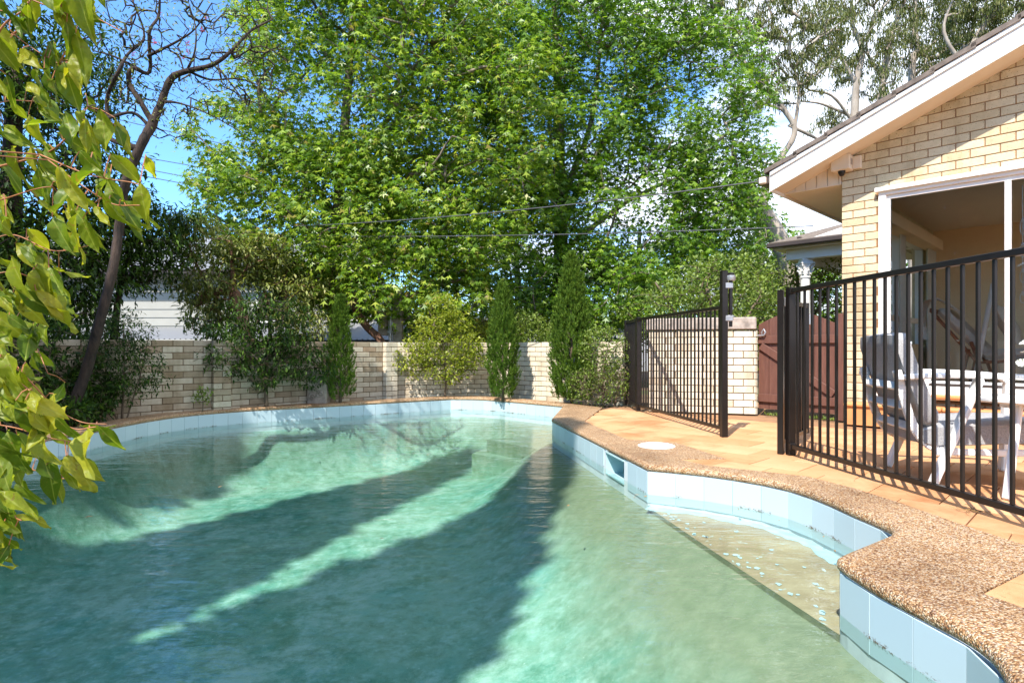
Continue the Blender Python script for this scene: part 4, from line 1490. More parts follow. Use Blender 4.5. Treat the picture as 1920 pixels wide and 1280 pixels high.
for k in range(34):
    a = random.uniform(0, 2 * math.pi); el = random.uniform(-.55, 1.25)
    R = random.uniform(.10, .19)
    c = vz + Vector((math.cos(a) * math.cos(el) * R, math.sin(a) * math.cos(el) * R, .17 + math.sin(el) * R * 1.0 + .03))
    o = link('leaf', bmesh_, pl, local=False)
    o.location = c
    d = (c - vz - Vector((0, 0, .12))).normalized()
    q = (d * .7 + Vector((0, 0, .35)) + Vector((random.uniform(-.4, .4), random.uniform(-.6, .2), random.uniform(-.3, .3)))).normalized()
    o.rotation_euler = q.to_track_quat('Z', 'X').to_euler()
    sc = random.uniform(.028, .046)
    o.scale = (sc, sc, sc)
    stems.tube([vz + Vector((0, 0, .14)), vz.lerp(c, .5) + Vector((0, 0, .11)), c], [.003, .0025, .002], 5)
stems.build('stem', plain('plant_stem', (.25, .12, .06), .6, .2, 20), pl)

# ------------------------------------------------------------------ inside the room
def hp(s, b, z_=0.0):
    return HM @ Vector((s, b, z_))
lg = empty('lounge_chair', hp(1.25, 1.2, .44), 'red timber lounge chair with cream cushions seen through the glass', 'chair')
def LB_(name, a, b, w, h, mat=M_timber, up=(0, 0, 1), bev=.006):
    mb = MB(HM @ Matrix.Translation((-.40, 0, -.03)))
    mb.beam(a, b, w, h, up=up, bev=bev)
    mb.build(name, mat, lg)
zf_ = .44
for b_ in (0.62, 1.22):
    LB_('back_rail', (1.15, b_, zf_ + .86), (1.60, b_, zf_ + .24), .03, .07, up=(0, 1, 0))
    LB_('seat_rail', (1.55, b_, zf_ + .27), (2.35, b_, zf_ + .32), .03, .06, up=(0, 1, 0))
    LB_('leg', (1.42, b_, zf_), (1.50, b_, zf_ + .42), .03, .06, up=(0, 1, 0))
    LB_('leg', (1.66, b_, zf_), (1.52, b_, zf_ + .5), .03, .06, up=(0, 1, 0))
    LB_('leg', (2.30, b_, zf_), (2.25, b_, zf_ + .5), .03, .05, up=(0, 1, 0))
LB_('cross_rail', (1.15, .62, zf_ + .86), (1.15, 1.22, zf_ + .86), .03, .05)
LB_('back_cushion', (1.22, .92, zf_ + .88), (1.66, .92, zf_ + .34), .56, .10, M_cushion, (0, 0, 1), .04)
LB_('seat_cushion', (1.60, .92, zf_ + .36), (2.32, .92, zf_ + .39), .56, .11, M_cushion, (0, 0, 1), .04)
def pillow(name, c, w, h, th, rot, label, parent=None):
    vs, fs = [], []
    n = 10
    for side in (1, -1):
        for i in range(n + 1):
            for j in range(n + 1):
                u, v = i / n * 2 - 1, j / n * 2 - 1
                pz = th * side * max(0, (1 - abs(u) ** 3) * (1 - abs(v) ** 3)) ** .6
                k = 1 - .07 * (1 - abs(u * v))
                vs.append((u * w / 2 * (k if abs(v) > .99 or True else 1), v * h / 2 * k, pz))
    m_ = (n + 1) ** 2
    for i in range(n):
        for j in range(n):
            a = i * (n + 1) + j
            fs.append((a, a + n + 1, a + n + 2, a + 1)); fs.append((m_ + a, m_ + a + 1, m_ + a + n + 2, m_ + a + n + 1))
    mb = MB(Matrix.Translation(c) @ rot)
    mb.add(vs, fs)
    o = mb.build(name, M_cushion, None, True)
    tag(o, label, 'cushion')
RZh = Matrix.Rotation(hang, 4, 'Z')
pillow('cushion', hp(1.40, .92, zf_ + .66), .50, .50, .075, RZh @ Matrix.Rotation(math.radians(65), 4, 'Y'), 'square cream cushion leaning on the timber lounge chair')
pillow('cushion', hp(2.1, 1.2, zf_ + .60), .52, .52, .08, RZh @ Matrix.Rotation(math.radians(62), 4, 'Y') @ Matrix.Rotation(.3, 4, 'Z'), 'tan cushion at the right edge behind the glass')
# sofa behind
sf = empty('sofa', hp(3.0, 1.5, zf_), 'low beige sofa at the back of the room behind the glass', 'sofa')
MB(HM).box(2.35, 4.4, 1.0, 1.8, zf_ + .12, zf_ + .42, bev=.05).build('seat', M_cushion, sf)
MB(HM).box(2.35, 4.4, 1.62, 1.85, zf_ + .425, zf_ + .80, bev=.06).build('backrest', M_cushion, sf)
for s_ in (2.42, 4.3):
    for b_ in (1.08, 1.7):
        MB(HM).box(s_, s_ + .05, b_, b_ + .05, zf_, zf_ + .119).build('leg', M_timber, sf)
# throw over the lounge's back with a tasselled end
th = empty('throw_blanket', hp(.75, .9, zf_ + .9), 'white tasselled throw hanging over the back of the timber lounge chair', 'blanket')
vs, fs = [], []
line = [(1.42, .80), (1.30, .93), (1.18, 1.0), (1.09, .97), (1.05, .86), (1.04, .68)]
for i, (s_, z_) in enumerate(line):
    for j in range(9):
        t_ = j / 8
        vs.append((s_ + .012 * math.sin(t_ * 14 + i), .60 + .34 * t_, zf_ + z_ + .012 * math.sin(t_ * 9 + i * 2)))
for i in range(len(line) - 1):
    for j in range(8):
        a = i * 9 + j
        fs.append((a, a + 1, a + 10, a + 9))
mb = MB(HM @ Matrix.Translation((-.40, 0, -.03))); mb.add(vs, fs); mb.build('cloth', M_white, th, True)
tz = MB(HM @ Matrix.Translation((-.40, 0, -.03)))
for j in range(14):
    b_ = .60 + .34 * j / 13
    tz.tube([(1.04, b_, zf_ + .69), (1.035 + random.uniform(-.01, .01), b_, zf_ + .62), (1.04 + random.uniform(-.015, .015), b_ + random.uniform(-.01, .01), zf_ + .53)], [.007, .010, .006], 5)
tz.build('tassels', M_white, th)
po = tag(MB(HM).tube([(1.17, .42, zf_), (1.33, .46, 1.52)], [.022, .022], 12).build('leaning_pole', M_white, None, True, 50), 'pale pole leaning inside the glass door in front of the lounge chair cushions', 'pole')
# blind cords behind the second pane
bc = empty('blind_cord', hp(1.60, .10, 2.3), 'looped white blind cords hanging inside the glass', 'blind cord')
mb = MB(HM)
mb.tube([(1.60, .10, 2.44), (1.602, .10, 2.1), (1.60, .10, 1.75), (1.605, .10, 1.35)], .004, 6)
mb.tube([(1.63, .10, 2.44), (1.615, .10, 2.1), (1.60, .10, 1.95)], .004, 6)
mb.build('cord', M_white, bc, True)
for zt_, r_, h_ in ((2.10, .020, .15), (1.86, .022, .13), (1.60, .022, .12), (1.38, .022, .10)):
    mb = MB(HM)
    loop = [(1.603 + r_ * math.sin(a), .10 + .004 * math.sin(2 * a), zt_ - h_ / 2 + h_ / 2 * math.cos(a)) for a in np.linspace(0, 2 * math.pi, 14)]
    mb.tube(loop, .0045, 6)
    mb.tube([(1.603, .10, zt_ + .015), (1.603, .10, zt_ - .02)], [.012, .009], 8)
    mb.build('loop', M_white, bc, True)

# ------------------------------------------------------------------ neighbour's house beyond the wall
M_wb = plain('shaded_weatherboard', (.34, .33, .29), .6, .05, 3, .05)  # white boards, colour greyed down to stand for shade
def corr_mat():
    m, n, l, b = new_mat('corrugated_roof_paint')
    b.inputs['Base Color'].default_value = (.30, .31, .33, 1)
    b.inputs['Roughness'].default_value = .45
    return m
M_corr = corr_mat()
nh = empty('weatherboard_house', (-9, 19, 0), 'pale weatherboard house with corrugated roofs beyond the left brick wall', 'house')
Y0 = 17.0
z_ = -.4
while z_ < 2.9:
    mb = MB(); mb.add([(-15.0, Y0 - .022, z_), (-4.0, Y0 - .022, z_), (-4.0, Y0 - .003, z_ + .235), (-15.0, Y0 - .003, z_ + .235), (-15.0, Y0, z_), (-4.0, Y0, z_)],
                      [(0, 1, 2, 3), (4, 5, 1, 0)])
    mb.build('weatherboard', M_wb, nh)
    z_ += .235
MB().box(-15, -4, Y0 + .001, Y0 + 7, -.5, 2.92).build('wall', M_wb, nh)
MB().box(-4.001, -3.9, Y0 - .04, Y0 + .08, -.5, 2.95).build('corner_board', M_white, nh)
def corrugated(name, x0, x1, y0, z0, y1, z1, pitch=.10, amp=.02):
    n = int((x1 - x0) / pitch * 4)
    vs, fs = [], []
    for i in range(n + 1):
        x = x0 + (x1 - x0) * i / n
        h = amp * math.sin(i * math.pi / 2)
        vs += [(x, y0, z0 + h), (x, y1, z1 + h)]
    for i in range(n):
        fs.append((2 * i, 2 * i + 2, 2 * i + 3, 2 * i + 1))
    mb = MB(); mb.add(vs, fs)
    mb.build(name, M_corr, nh)
corrugated('roof', -15.4, -3.6, Y0 - .4, 3.0, Y0 + 3.5, 4.6, .13, .03)
MB().box(-15.4, -3.6, Y0 - .5, Y0 - .401, 2.86, 3.0, bev=.02).build('gutter', M_gutter, nh)
corrugated('awning_roof', -13.0, -6.0, Y0 - 2.4, 1.06, Y0 - .05, 1.42, .13, .025)
MB().box(-13.0, -6.0, Y0 - 2.48, Y0 - 2.401, .93, 1.06, bev=.01).build('awning_fascia', M_wb, nh)
for x in (-12.9, -11.0, -9.0, -7.5, -6.1):
    MB().box(x, x + .1, Y0 - 2.4, Y0 - 2.3, -.5, .93).build('awning_post', M_white, nh)
corrugated('awning_roof', -5.6, -2.9, Y0 - 2.4, 1.05, Y0 + .2, 1.62, .13, .025)
MB().box(-5.6, -2.9, Y0 - 2.47, Y0 - 2.401, .93, 1.05, bev=.01).build('awning_fascia', M_gutter, nh)
for x0, x1, z0, z1 in ((-7.2, -6.3, 1.55, 2.5),):
    MB().box(x0, x1, Y0 - .05, Y0 - .023, z0, z1).build('window_frame', M_white, nh)
    MB().box(x0 + .08, x1 - .08, Y0 - .056, Y0 - .051, z0 + .08, z1 - .08).build('window_pane', M_gutter, nh)
MB().box(-5.0, -3.95, Y0 - .08, Y0 - .023, 1.60, 2.45, bev=.01).build('window_frame', M_white, nh)
MB().box(-4.9, -4.05, Y0 - .09, Y0 - .081, 1.70, 2.35).build('window_pane', M_gutter, nh)
# a second low roof seen through the trees at the right
nh2 = empty('shed', (-2.2, 24, 0), 'low grey roofed shed glimpsed through the trees behind the far wall', 'shed')
MB().box(-4, 8.0, 24, 27, -.5, 1.9).build('wall', plain('grey_shed_paint', (.36, .37, .40), .7, .1, 2), nh2)
MB().box(-4.3, 8.3, 23.7, 27.2, 1.901, 2.05).build('roof', M_corr, nh2)

# service pole with meter boxes
pp = empty('service_pole', W(734, 640, 12.2), 'grey steel pole with narrow cabinets behind the far brick wall', 'pole')
px_, py_ = -2.43, 12.2
MB().lathe([(.035, -.3), (.035, 2.1), (.0, 2.12)], (px_ + .0, py_ - .16, 0), 12).build('pipe', M_steel, pp, True, 50)
MB().box(px_ + .03, px_ + .22, py_ - .1, py_ + .1, .2, 2.05, bev=.01).build('tall_cabinet', M_stone, pp)
MB().box(px_ - .26, px_ - .03, py_ - .1, py_ + .1, 1.1, 1.65, bev=.01).build('cabinet', M_stone, pp)
for z_ in (1.15, 1.6):
    MB().box(px_ - .05, px_ + .05, py_ - .205, py_ - .12, z_, z_ + .04).build('bracket', M_steel, pp)

# overhead wires
M_wire = plain('wire_grey', (.10, .10, .11), .5, .1, 5)
def wire(p, q, sag, r, label, group=None):
    pts_ = []
    for i in range(25):
        t = i / 24
        c = p.lerp(q, t); c.z -= sag * 4 * t * (1 - t)
        pts_.append(c)
    o = MB().tube(pts_, r, 5, False).build('overhead_wire', M_wire)
    tag(o, label, 'wire', group)
e0 = HM @ Vector((-SO - .09, -EO - .08, ZE + .10))
wire(e0, W(250, 424, 13.5), .22, .0075, 'upper service wire from the house eave across the trees', 'overhead wires')
wire(HM @ Vector((-SO - .06, 1.2, ZE - .2)) , W(250, 432, 13.8), .14, .0065, 'lower service wire from the house across the trees', 'overhead wires')
for k, (y0, y1) in enumerate(((232, 370), (287, 372), (308, 385), (322, 392))):
    wire(W(225, y0 if k else 225, 26), W(900, [372, 395, 425, 436][k], 34), .1, .018, ['topmost thin cable in the blue sky behind the bare tree', 'second thin cable from the top in the blue sky', 'third thin cable from the top in the blue sky', 'lowest of the four thin cables in the blue sky'][k], 'overhead wires')
wire(W(330, 452, 11.2), W(640, 520, 12.4), .05, .014, 'thick black cable sloping through the shrubs above the neighbour roof', 'overhead wires')

# carved planter against the wall
cp = empty('carved_planter', (-2.98, 9.28, -.05), 'weathered carved stone planter behind the smallest pencil pine', 'planter')
MB().box(-3.13, -2.83, 9.20, 9.42, -.05, .50, m=None, bev=.015).build('block', M_stone, cp)
for (x, z_, r) in ((-3.05, .10, .05), (-2.93, .13, .055), (-3.02, .22, .05), (-2.92, .28, .045), (-3.04, .33, .04), (-2.97, .40, .035)):
    pts_ = [(x + r * (1 - t * .8) * math.cos(t * 9), 9.19 - .012 * t, z_ + r * (1 - t * .8) * math.sin(t * 9)) for t in np.linspace(0, 1, 14)]
    MB().tube(pts_, .012, 6).build('scroll', M_stone, cp, True)
# ------------------------------------------------------------------ vegetation
def star_tmpl():
    """five-lobed leaf, slightly cupped: x along the leaf, y across, z up"""
    tips = [(1.0, 0.0), (0.62, 0.70), (-0.10, 0.62), (-0.10, -0.62), (0.62, -0.70)]
    no = [(0.42, -0.17), (0.42, 0.17), (0.16, 0.30), (-0.12, 0.0), (0.16, -0.30)]
    v = [(0.1, 0, 0)] + [(x, y, -0.10) for x, y in tips] + [(x, y, 0.03) for x, y in no]
    f = []
    for i in range(5):
        a = 6 + i; b = 6 + (i + 1) % 5
        f.append((0, a, 1 + i, b))
    return np.array(v, float), np.array(f)
def star_low():
    v = [(-.12, 0, 0), (.25, -.28, .03), (.62, -.70, -.1), (.45, -.12, .02), (1.0, 0, -.12), (.45, .12, .02), (.62, .70, -.1), (.25, .28, .03)]
    f = [(0, 1, 2, 3), (0, 3, 4, 5), (0, 5, 6, 7)]
    return np.array(v, float), np.array(f)
def lance_tmpl(w=0.32, droop=0.12):
    v = [(0, 0, 0), (.45, w / 2, -.04), (1.0, 0, -droop), (.45, -w / 2, -.04), (.45, 0, .03)]
    f = [(0, 4, 2), (0, 4, 2)]
    return np.array([(0, 0, 0), (.42, w / 2, .05), (1, 0, -droop), (.42, -w / 2, .05)], float), np.array([(0, 2, 1), (0, 3, 2)])
T_STAR, T_STARL, T_LANCE, T_GUM, T_NEEDLE, T_OVAL = star_tmpl(), star_low(), lance_tmpl(.34), lance_tmpl(.16, .2), lance_tmpl(.20, .02), lance_tmpl(.55, .1)

def unit(a):
    return a / np.maximum(1e-9, np.linalg.norm(a, axis=-1, keepdims=True))

def leaves(name, tmpl, pos, axis, normal, size, mat, parent=None):
    x = unit(axis)
    y = unit(np.cross(normal, x))
    z = np.cross(x, y)
    V, F = tmpl
    n = len(pos); k = len(V)
    P_ = pos[:, None, :] + size[:, None, None] * (V[None, :, 0, None] * x[:, None, :] + V[None, :, 1, None] * y[:, None, :] + V[None, :, 2, None] * z[:, None, :])
    faces = (F[None] + (np.arange(n) * k)[:, None, None]).reshape(-1, F.shape[1])
    return link(name, np_mesh(name, P_.reshape(-1, 3), faces, mat), parent)

def scatter(centres, radii, counts, flat=0.75):
    """leaf positions in fuzzy clumps; returns pos, outward direction"""
    idx = np.repeat(np.arange(len(centres)), counts)
    d = unit(RNG.normal(size=(len(idx), 3)))
    r = RNG.random(len(idx)) ** 0.55
    off = d * r[:, None] * radii[idx][:, None]
    off[:, 2] *= flat
    return centres[idx] + off, d

def orient(kind, d, n):
    rnd = RNG.normal(size=(n, 3))
    if kind == 'star':
        ax = unit(d * [1, 1, .3] * .6 + rnd * .5 + np.array([0, 0, -.75]))
        nm = unit(d * .6 + rnd * .45 + np.array([-.1, -.35, .55]))
    elif kind == 'gum':
        ax = unit(rnd * .45 + np.array([0, 0, -1.0]))
        nm = unit(rnd)
    elif kind == 'up':
        ax = unit(rnd * .45 + d * .35 + np.array([0, 0, 1.0]))
        nm = unit(rnd + d)
    elif kind == 'spray':
        ax = unit(rnd * .6 + d * .9 + np.array([0, 0, .1]))
        nm = unit(rnd * .5 + np.array([0, -.1, .8]))
    else:
        ax = unit(rnd * .6 + d * .5 + np.array([0, 0, -.35]))
        nm = unit(rnd * .5 + d * .3 + np.array([0, -.15, .6]))
    return ax, nm

def skeleton(trunks, targets, tip_r=.010, expo=.46, upbias=.55, wig=.07, maxr=None):
    """trunks: list of polylines (first is rooted); branches run from the skeleton to each target"""
    pos, par, fixed = [], [], []
    for tr in trunks:
        prev = -1
        if pos and tr is not trunks[0]:
            A_ = np.array(pos)
            prev = int(np.argmin(((A_ - np.array(tr[0][:3])) ** 2).sum(1)))
            if ((A_[prev] - np.array(tr[0][:3])) ** 2).sum() > 1.5:
                prev = -1
        pl_ = [Vector(p[:3]) for p in tr]
        cu = catmull(pl_, 5) if len(pl_) > 2 else [pl_[0].lerp(pl_[-1], t / 6) for t in range(7)]
        rr = [p[3] for p in tr]
        for i, p in enumerate(cu):
            t = i / max(1, len(cu) - 1) * (len(rr) - 1)
            q = min(int(t), len(rr) - 2)
            pos.append(tuple(p)); par.append(prev); fixed.append(rr[q] + (rr[q + 1] - rr[q]) * (t - q))
            prev = len(pos) - 1
    base = np.array(pos)
    if len(targets):
        d0 = np.array([np.sqrt(((base - t) ** 2).sum(1)).min() for t in targets])
        order = np.argsort(d0)
    else:
        order = []
    X = np.zeros((len(pos) + len(targets) * 7 + 10, 3)); X[:len(pos)] = pos
    n = len(pos)
    tips = {}
    chains = []
    for ti in order:
        t = targets[ti]
        dl = X[:n] - t
        dist = np.sqrt((dl ** 2).sum(1))
        cost = dist + upbias * np.maximum(0, dl[:, 2] + .15 * dist) 
        q = int(np.argmin(cost))
        L = dist[q]
        k = max(2, min(6, int(L / .28) + 1))
        a = X[q].copy()
        ctrl = (a + t) / 2 + np.array([0, 0, .12 * L]) + RNG.normal(size=3) * wig * L
        prev = q
        ch = [q]
        for j in range(1, k + 1):
            u = j / k
            p = (1 - u) ** 2 * a + 2 * u * (1 - u) * ctrl + u * u * t
            if j < k: p = p + RNG.normal(size=3) * .02 * L
            X[n] = p; pos.append(tuple(p)); par.append(prev); fixed.append(0)
            prev = n; ch.append(n); n += 1
        chains.append(ch)
    cnt = np.zeros(n)
    for ch in chains:
        cnt[ch[-1]] += 1
    for i in range(n - 1, -1, -1):
        if par[i] >= 0: cnt[par[i]] += cnt[i]
    rad = tip_r * np.maximum(1, cnt) ** expo
    fx = np.array(fixed)
    rad = np.where(fx > 0, fx, rad)
    if maxr: rad = np.minimum(rad, np.where(fx > 0, 9, maxr))
    return X[:n], np.array(par), rad, chains, fx

def skel_mesh(name, sk, mat, parent, sides=6, trunk_sides=12):
    X, par, rad, chains, fx = sk
    mb = MB()
    nt = int((fx > 0).sum())
    runs = []
    cur = [0]
    for i in range(1, nt):
        if par[i] == i - 1: cur.append(i)
        else:
            runs.append(cur); cur = ([par[i], i] if par[i] >= 0 else [i])
    runs.append(cur)
    for r in runs:
        if len(r) > 1: mb.tube([X[i] for i in r], [float(rad[i]) * (1 + .06 * math.sin(i * 2.3)) for i in r], trunk_sides)
    for ch in chains:
        rr = [min(float(rad[i]), float(rad[ch[1]]) * 1.15) if k == 0 else float(rad[i]) for k, i in enumerate(ch)]
        rr[-1] *= .5
        mb.tube([X[i] for i in ch], rr, sides if rad[ch[1]] > .03 else 4, False)
    return mb.build(name, mat, parent, True)

def in_blobs(blobs, n, shell=0.0, power=1.0):
    """random points in a union of ellipsoids (cx,cy,cz,rx,ry,rz), weighted by volume"""
    B = np.array(blobs, float)
    w = (B[:, 3] * B[:, 4] * B[:, 5]) ** .75; w /= w.sum()
    idx = RNG.choice(len(B), n, p=w)
    d = unit(RNG.normal(size=(n, 3)))
    r = RNG.random(n) ** (1 / 3)
    r = shell + (1 - shell) * r
    return B[idx, :3] + d * r[:, None] * B[idx, 3:]

def thin_targets(t, mind):
    keep = []
    for p in t:
        if all(((p - q) ** 2).sum() > mind * mind for q in keep): keep.append(p)
    return np.array(keep)

def tree(name, label, cat, trunks, blobs, ncl, clr, nleaf, tmpl, kind, lsize, lmat, bmat, group=None, shell=0.3, mind=0.25, tip_r=.009, expo=.46, flat=.8, upbias=.55, maxr=None, crown='crown', extra=None, jit=.3, wig=.07):
    t = thin_targets(in_blobs(blobs, ncl, shell), mind)
    if extra is not None: t = np.vstack([t, extra])
    root = empty(name, trunks[0][0][:3], label, cat, group)
    sk = skeleton(trunks, t, tip_r, expo, upbias, wig, maxr)
    skel_mesh('trunk', sk, bmat, root)
    rr = clr * (1 + RNG.uniform(-jit, jit, len(t)))
    cn_ = np.maximum(3, (nleaf * (rr / clr) ** 2).astype(int))
    pos, d = scatter(t, rr, cn_, flat)
    ax, nm = orient(kind, d, len(pos))
    sz = lsize * RNG.uniform(.6, 1.25, len(pos))
    leaves(crown, tmpl, pos, ax, nm, sz, lmat, root)
    return root

Lm_sweet = leaf_mat('sweetgum_leaf', [(0, (.06, .13, .012)), (.35, (.13, .24, .018)), (.7, (.24, .36, .03)), (.93, (.40, .50, .06)), (1, (.30, .22, .06))], .45, .38, .4)
Lm_sweet2 = leaf_mat('sweetgum_leaf_deep', [(0, (.05, .12, .010)), (.4, (.10, .21, .014)), (.8, (.18, .30, .02)), (1, (.30, .42, .045))], .44, .38, .4)
Lm_gum = leaf_mat('gum_leaf', [(0, (.07, .10, .024)), (.5, (.14, .17, .04)), (1, (.26, .25, .09))], .3, .5, .3)
Lm_dark = leaf_mat('dark_evergreen_leaf', [(0, (.014, .036, .007)), (.6, (.038, .080, .011)), (1, (.10, .18, .02))], .25, .5, .22)
Lm_mid = leaf_mat('olive_shrub_leaf', [(0, (.08, .11, .025)), (.5, (.17, .21, .05)), (.85, (.30, .33, .09)), (1, (.46, .42, .19))], .35, .45, .35)
Lm_pine = leaf_mat('pencil_pine_needle', [(0, (.045, .095, .012)), (.5, (.10, .18, .02)), (1, (.20, .30, .04))], .3, .6, .2)
Lm_lime = leaf_mat('lime_leaf', [(0, (.13, .17, .015)), (.5, (.25, .30, .025)), (1, (.42, .44, .06))], .4, .4, .4)
Lm_pale = leaf_mat('pale_green_leaf', [(0, (.08, .13, .02)), (.5, (.17, .24, .04)), (1, (.30, .38, .09))], .35, .45, .35)
Lm_dry = leaf_mat('dry_leaf', [(0, (.10, .065, .03)), (.5, (.19, .13, .065)), (1, (.30, .24, .13))], .25, .6, .2)
Bk_grey = bark_mat('grey_bark', (.10, .075, .055), (.26, .21, .165))
Bk_dark = bark_mat('dark_ridged_bark', (.012, .008, .006), (.060, .036, .025), 16, strength=1.0)
Bk_gum = bark_mat('smooth_gum_bark', (.24, .19, .145), (.42, .36, .29), 3, (1, 1, .35), .3)
Bk_red = bark_mat('reddish_bark', (.11, .05, .032), (.28, .15, .10), 6)
Bk_twig = bark_mat('thin_brown_twig', (.09, .06, .04), (.19, .14, .09), 12)

# two big sweetgums beyond the wall
tree('sweetgum_tree', 'big bright green sweetgum tree left of centre beyond the brick wall', 'tree',
     [[(-3.75, 12.9, -.3, .17), (-3.8, 12.9, 2.2, .14), (-3.72, 12.9, 3.8, .12), (-3.5, 12.9, 6.5, .09), (-3.3, 13, 9.8, .05)],
      [(-3.72, 12.9, 3.6, .07), (-4.6, 12.7, 5.0, .05), (-5.3, 12.5, 6.4, .03)],
      [(-3.7, 12.9, 4.2, .07), (-2.6, 12.6, 5.6, .05), (-1.7, 12.4, 7.2, .03)]],
     [(-3.2, 12.6, 6.6, 2.6, 2.1, 3.6), (-4.3, 12.4, 3.7, 2.1, 1.6, 1.9), (-2.6, 12.2, 3.3, 2.5, 1.7, 1.9), (-5.3, 12.3, 5.0, 1.35, 1.2, .75), (-6.0, 12.1, 4.15, .6, .6, .3), (-5.75, 12.1, 5.6, .5, .5, .3), (-3.7, 12.6, 9.0, 2.1, 1.8, 2.6), (-1.2, 12.4, 5.3, 2.2, 1.6, 3.4), (-5.2, 12.2, 3.6, 1.1, 1.0, .8), (-2.2, 11.9, 2.0, 1.9, 1.1, .75)],
     2100, .36, 50, T_STARL, 'star', .110, Lm_sweet, Bk_grey, group='sweetgum trees beyond the wall', shell=.35, mind=.25)
tree('sweetgum_tree', 'deeper green sweetgum tree with a dark forked trunk right of centre beyond the wall', 'tree',
     [[(1.15, 14.9, -.3, .22), (1.2, 14.9, 2.5, .19), (1.2, 14.9, 4.2, .16), (1.15, 14.9, 6.5, .12), (1.0, 15, 10.5, .05)],
      [(1.2, 14.9, 3.9, .10), (2.2, 14.8, 5.8, .08), (3.1, 14.6, 7.4, .05), (4.6, 14.4, 8.6, .03)],
      [(1.2, 14.9, 3.6, .10), (.2, 14.7, 5.2, .07), (-.7, 14.5, 7.2, .04)],
      [(1.2, 14.9, 4.4, .09), (2.0, 15.1, 6.6, .06), (2.3, 15.2, 9.5, .03)],
      [(1.2, 14.9, 3.2, .08), (2.8, 14.6, 4.4, .05), (4.4, 14.4, 5.1, .03)]],
     [(1.2, 14.6, 7.4, 2.5, 2.2, 3.6), (2.9, 14.4, 4.1, 2.2, 1.8, 1.9), (4.3, 14.4, 6.6, 1.8, 1.6, 2.2), (.0, 14.2, 3.3, 2.3, 1.6, 2.0), (2.4, 14.6, 9.4, 2.9, 2.0, 2.3), (4.8, 14.2, 3.7, 1.3, 1.3, 1.4), (1.6, 13.6, 2.2, 2.6, 1.2, 1.0), (-.3, 14.6, 6.3, 2.0, 1.7, 3.0), (5.1, 14.3, 5.2, 1.2, 1.2, 1.6)],
     2200, .40, 54, T_STARL, 'star', .114, Lm_sweet2, Bk_grey, group='sweetgum trees beyond the wall', shell=.35, mind=.28)

# gum trees behind the house, thin and open
def wp(px, py, D, r):
    p = W(px, py, D)
    return (p.x, p.y, p.z, r)
def blob_px(px, py, rx, ry, D, depth=1.2):
    p = W(px, py, D); k = D / FPX
    return (p.x, p.y, p.z, rx * k, depth, ry * k)
tree('gum_tree', 'pale smooth-barked gum tree bending left above the house gutter', 'tree',
     [[wp(1418, 700, 19, 0.139), wp(1430, 400, 19, 0.128), wp(1447, 323, 19, 0.099), wp(1489, 253, 19, 0.087), wp(1470, 206, 19, 0.075), wp(1400, 122, 19, 0.064), wp(1330, 60, 19, 0.035)],
      [wp(1489, 250, 19, 0.058), wp(1498, 160, 19, 0.046), wp(1477, 94, 19, 0.029), wp(1500, 10, 19, 0.017)],
      [wp(1470, 206, 19, 0.052), wp(1400, 180, 19, 0.035), wp(1310, 110, 19, 0.017)],
      [wp(1480, 235, 19, 0.058), wp(1540, 265, 19.3, 0.041), wp(1590, 300, 19.6, 0.023)],
      [wp(1452, 310, 19, 0.035), wp(1400, 300, 19, 0.023), wp(1360, 310, 19, 0.012)]],
     [blob_px(1440, 60, 90, 80, 19), blob_px(1370, 30, 90, 70, 19), blob_px(1460, 150, 70, 50, 19.4), blob_px(1530, 60, 60, 60, 19), blob_px(1420, 175, 40, 40, 19), blob_px(1350, -80, 160, 80, 19), blob_px(1525, 110, 50, 60, 18.6)],
     560, .27, 52, T_GUM, 'gum', .17, Lm_gum, Bk_gum, group='gum trees behind the house', shell=0, mind=.30, tip_r=.016, flat=.7, maxr=.07, wig=.16)
tree('gum_tree', 'tall forked gum tree rising directly behind the house roof', 'tree',
     [[wp(1600, 640, 23, 0.209), wp(1600, 330, 23, 0.197), wp(1602, 220, 23, 0.151), wp(1606, 155, 23, 0.116), wp(1616, 94, 23, 0.093), wp(1597, 38, 23, 0.070), wp(1600, -60, 23, 0.041)],
      [wp(1606, 160, 23, 0.081), wp(1570, 95, 23, 0.058), wp(1540, 40, 23, 0.041), wp(1520, -40, 23, 0.023)],
      [wp(1602, 330, 23, 0.151), wp(1648, 197, 23, 0.116), wp(1661, 117, 23, 0.099), wp(1681, 38, 23, 0.081), wp(1712, -30, 23, 0.052)],
      [wp(1655, 150, 23, 0.058), wp(1625, 90, 23.4, 0.041), wp(1640, 20, 23.4, 0.023)],
      [wp(1600, 230, 23, 0.058), wp(1560, 180, 22.6, 0.046), wp(1510, 165, 22.4, 0.029), wp(1470, 120, 22.2, 0.017)],
      [wp(1590, 215, 23, 0.058), wp(1540, 195, 22.6, 0.041), wp(1500, 190, 22.4, 0.023)]],
     [blob_px(1590, -20, 110, 60, 23), blob_px(1630, 100, 40, 45, 23.4), blob_px(1560, 60, 50, 60, 23), blob_px(1640, 160, 30, 30, 23), blob_px(1590, 130, 28, 30, 23.5), blob_px(1700, -40, 90, 70, 23), blob_px(1545, 230, 30, 25, 24), blob_px(1660, 60, 40, 50, 22.4)],
     480, .31, 50, T_GUM, 'gum', .19, Lm_gum, Bk_gum, group='gum trees behind the house', shell=0, mind=.34, tip_r=.018, flat=.7, maxr=.09, wig=.16)
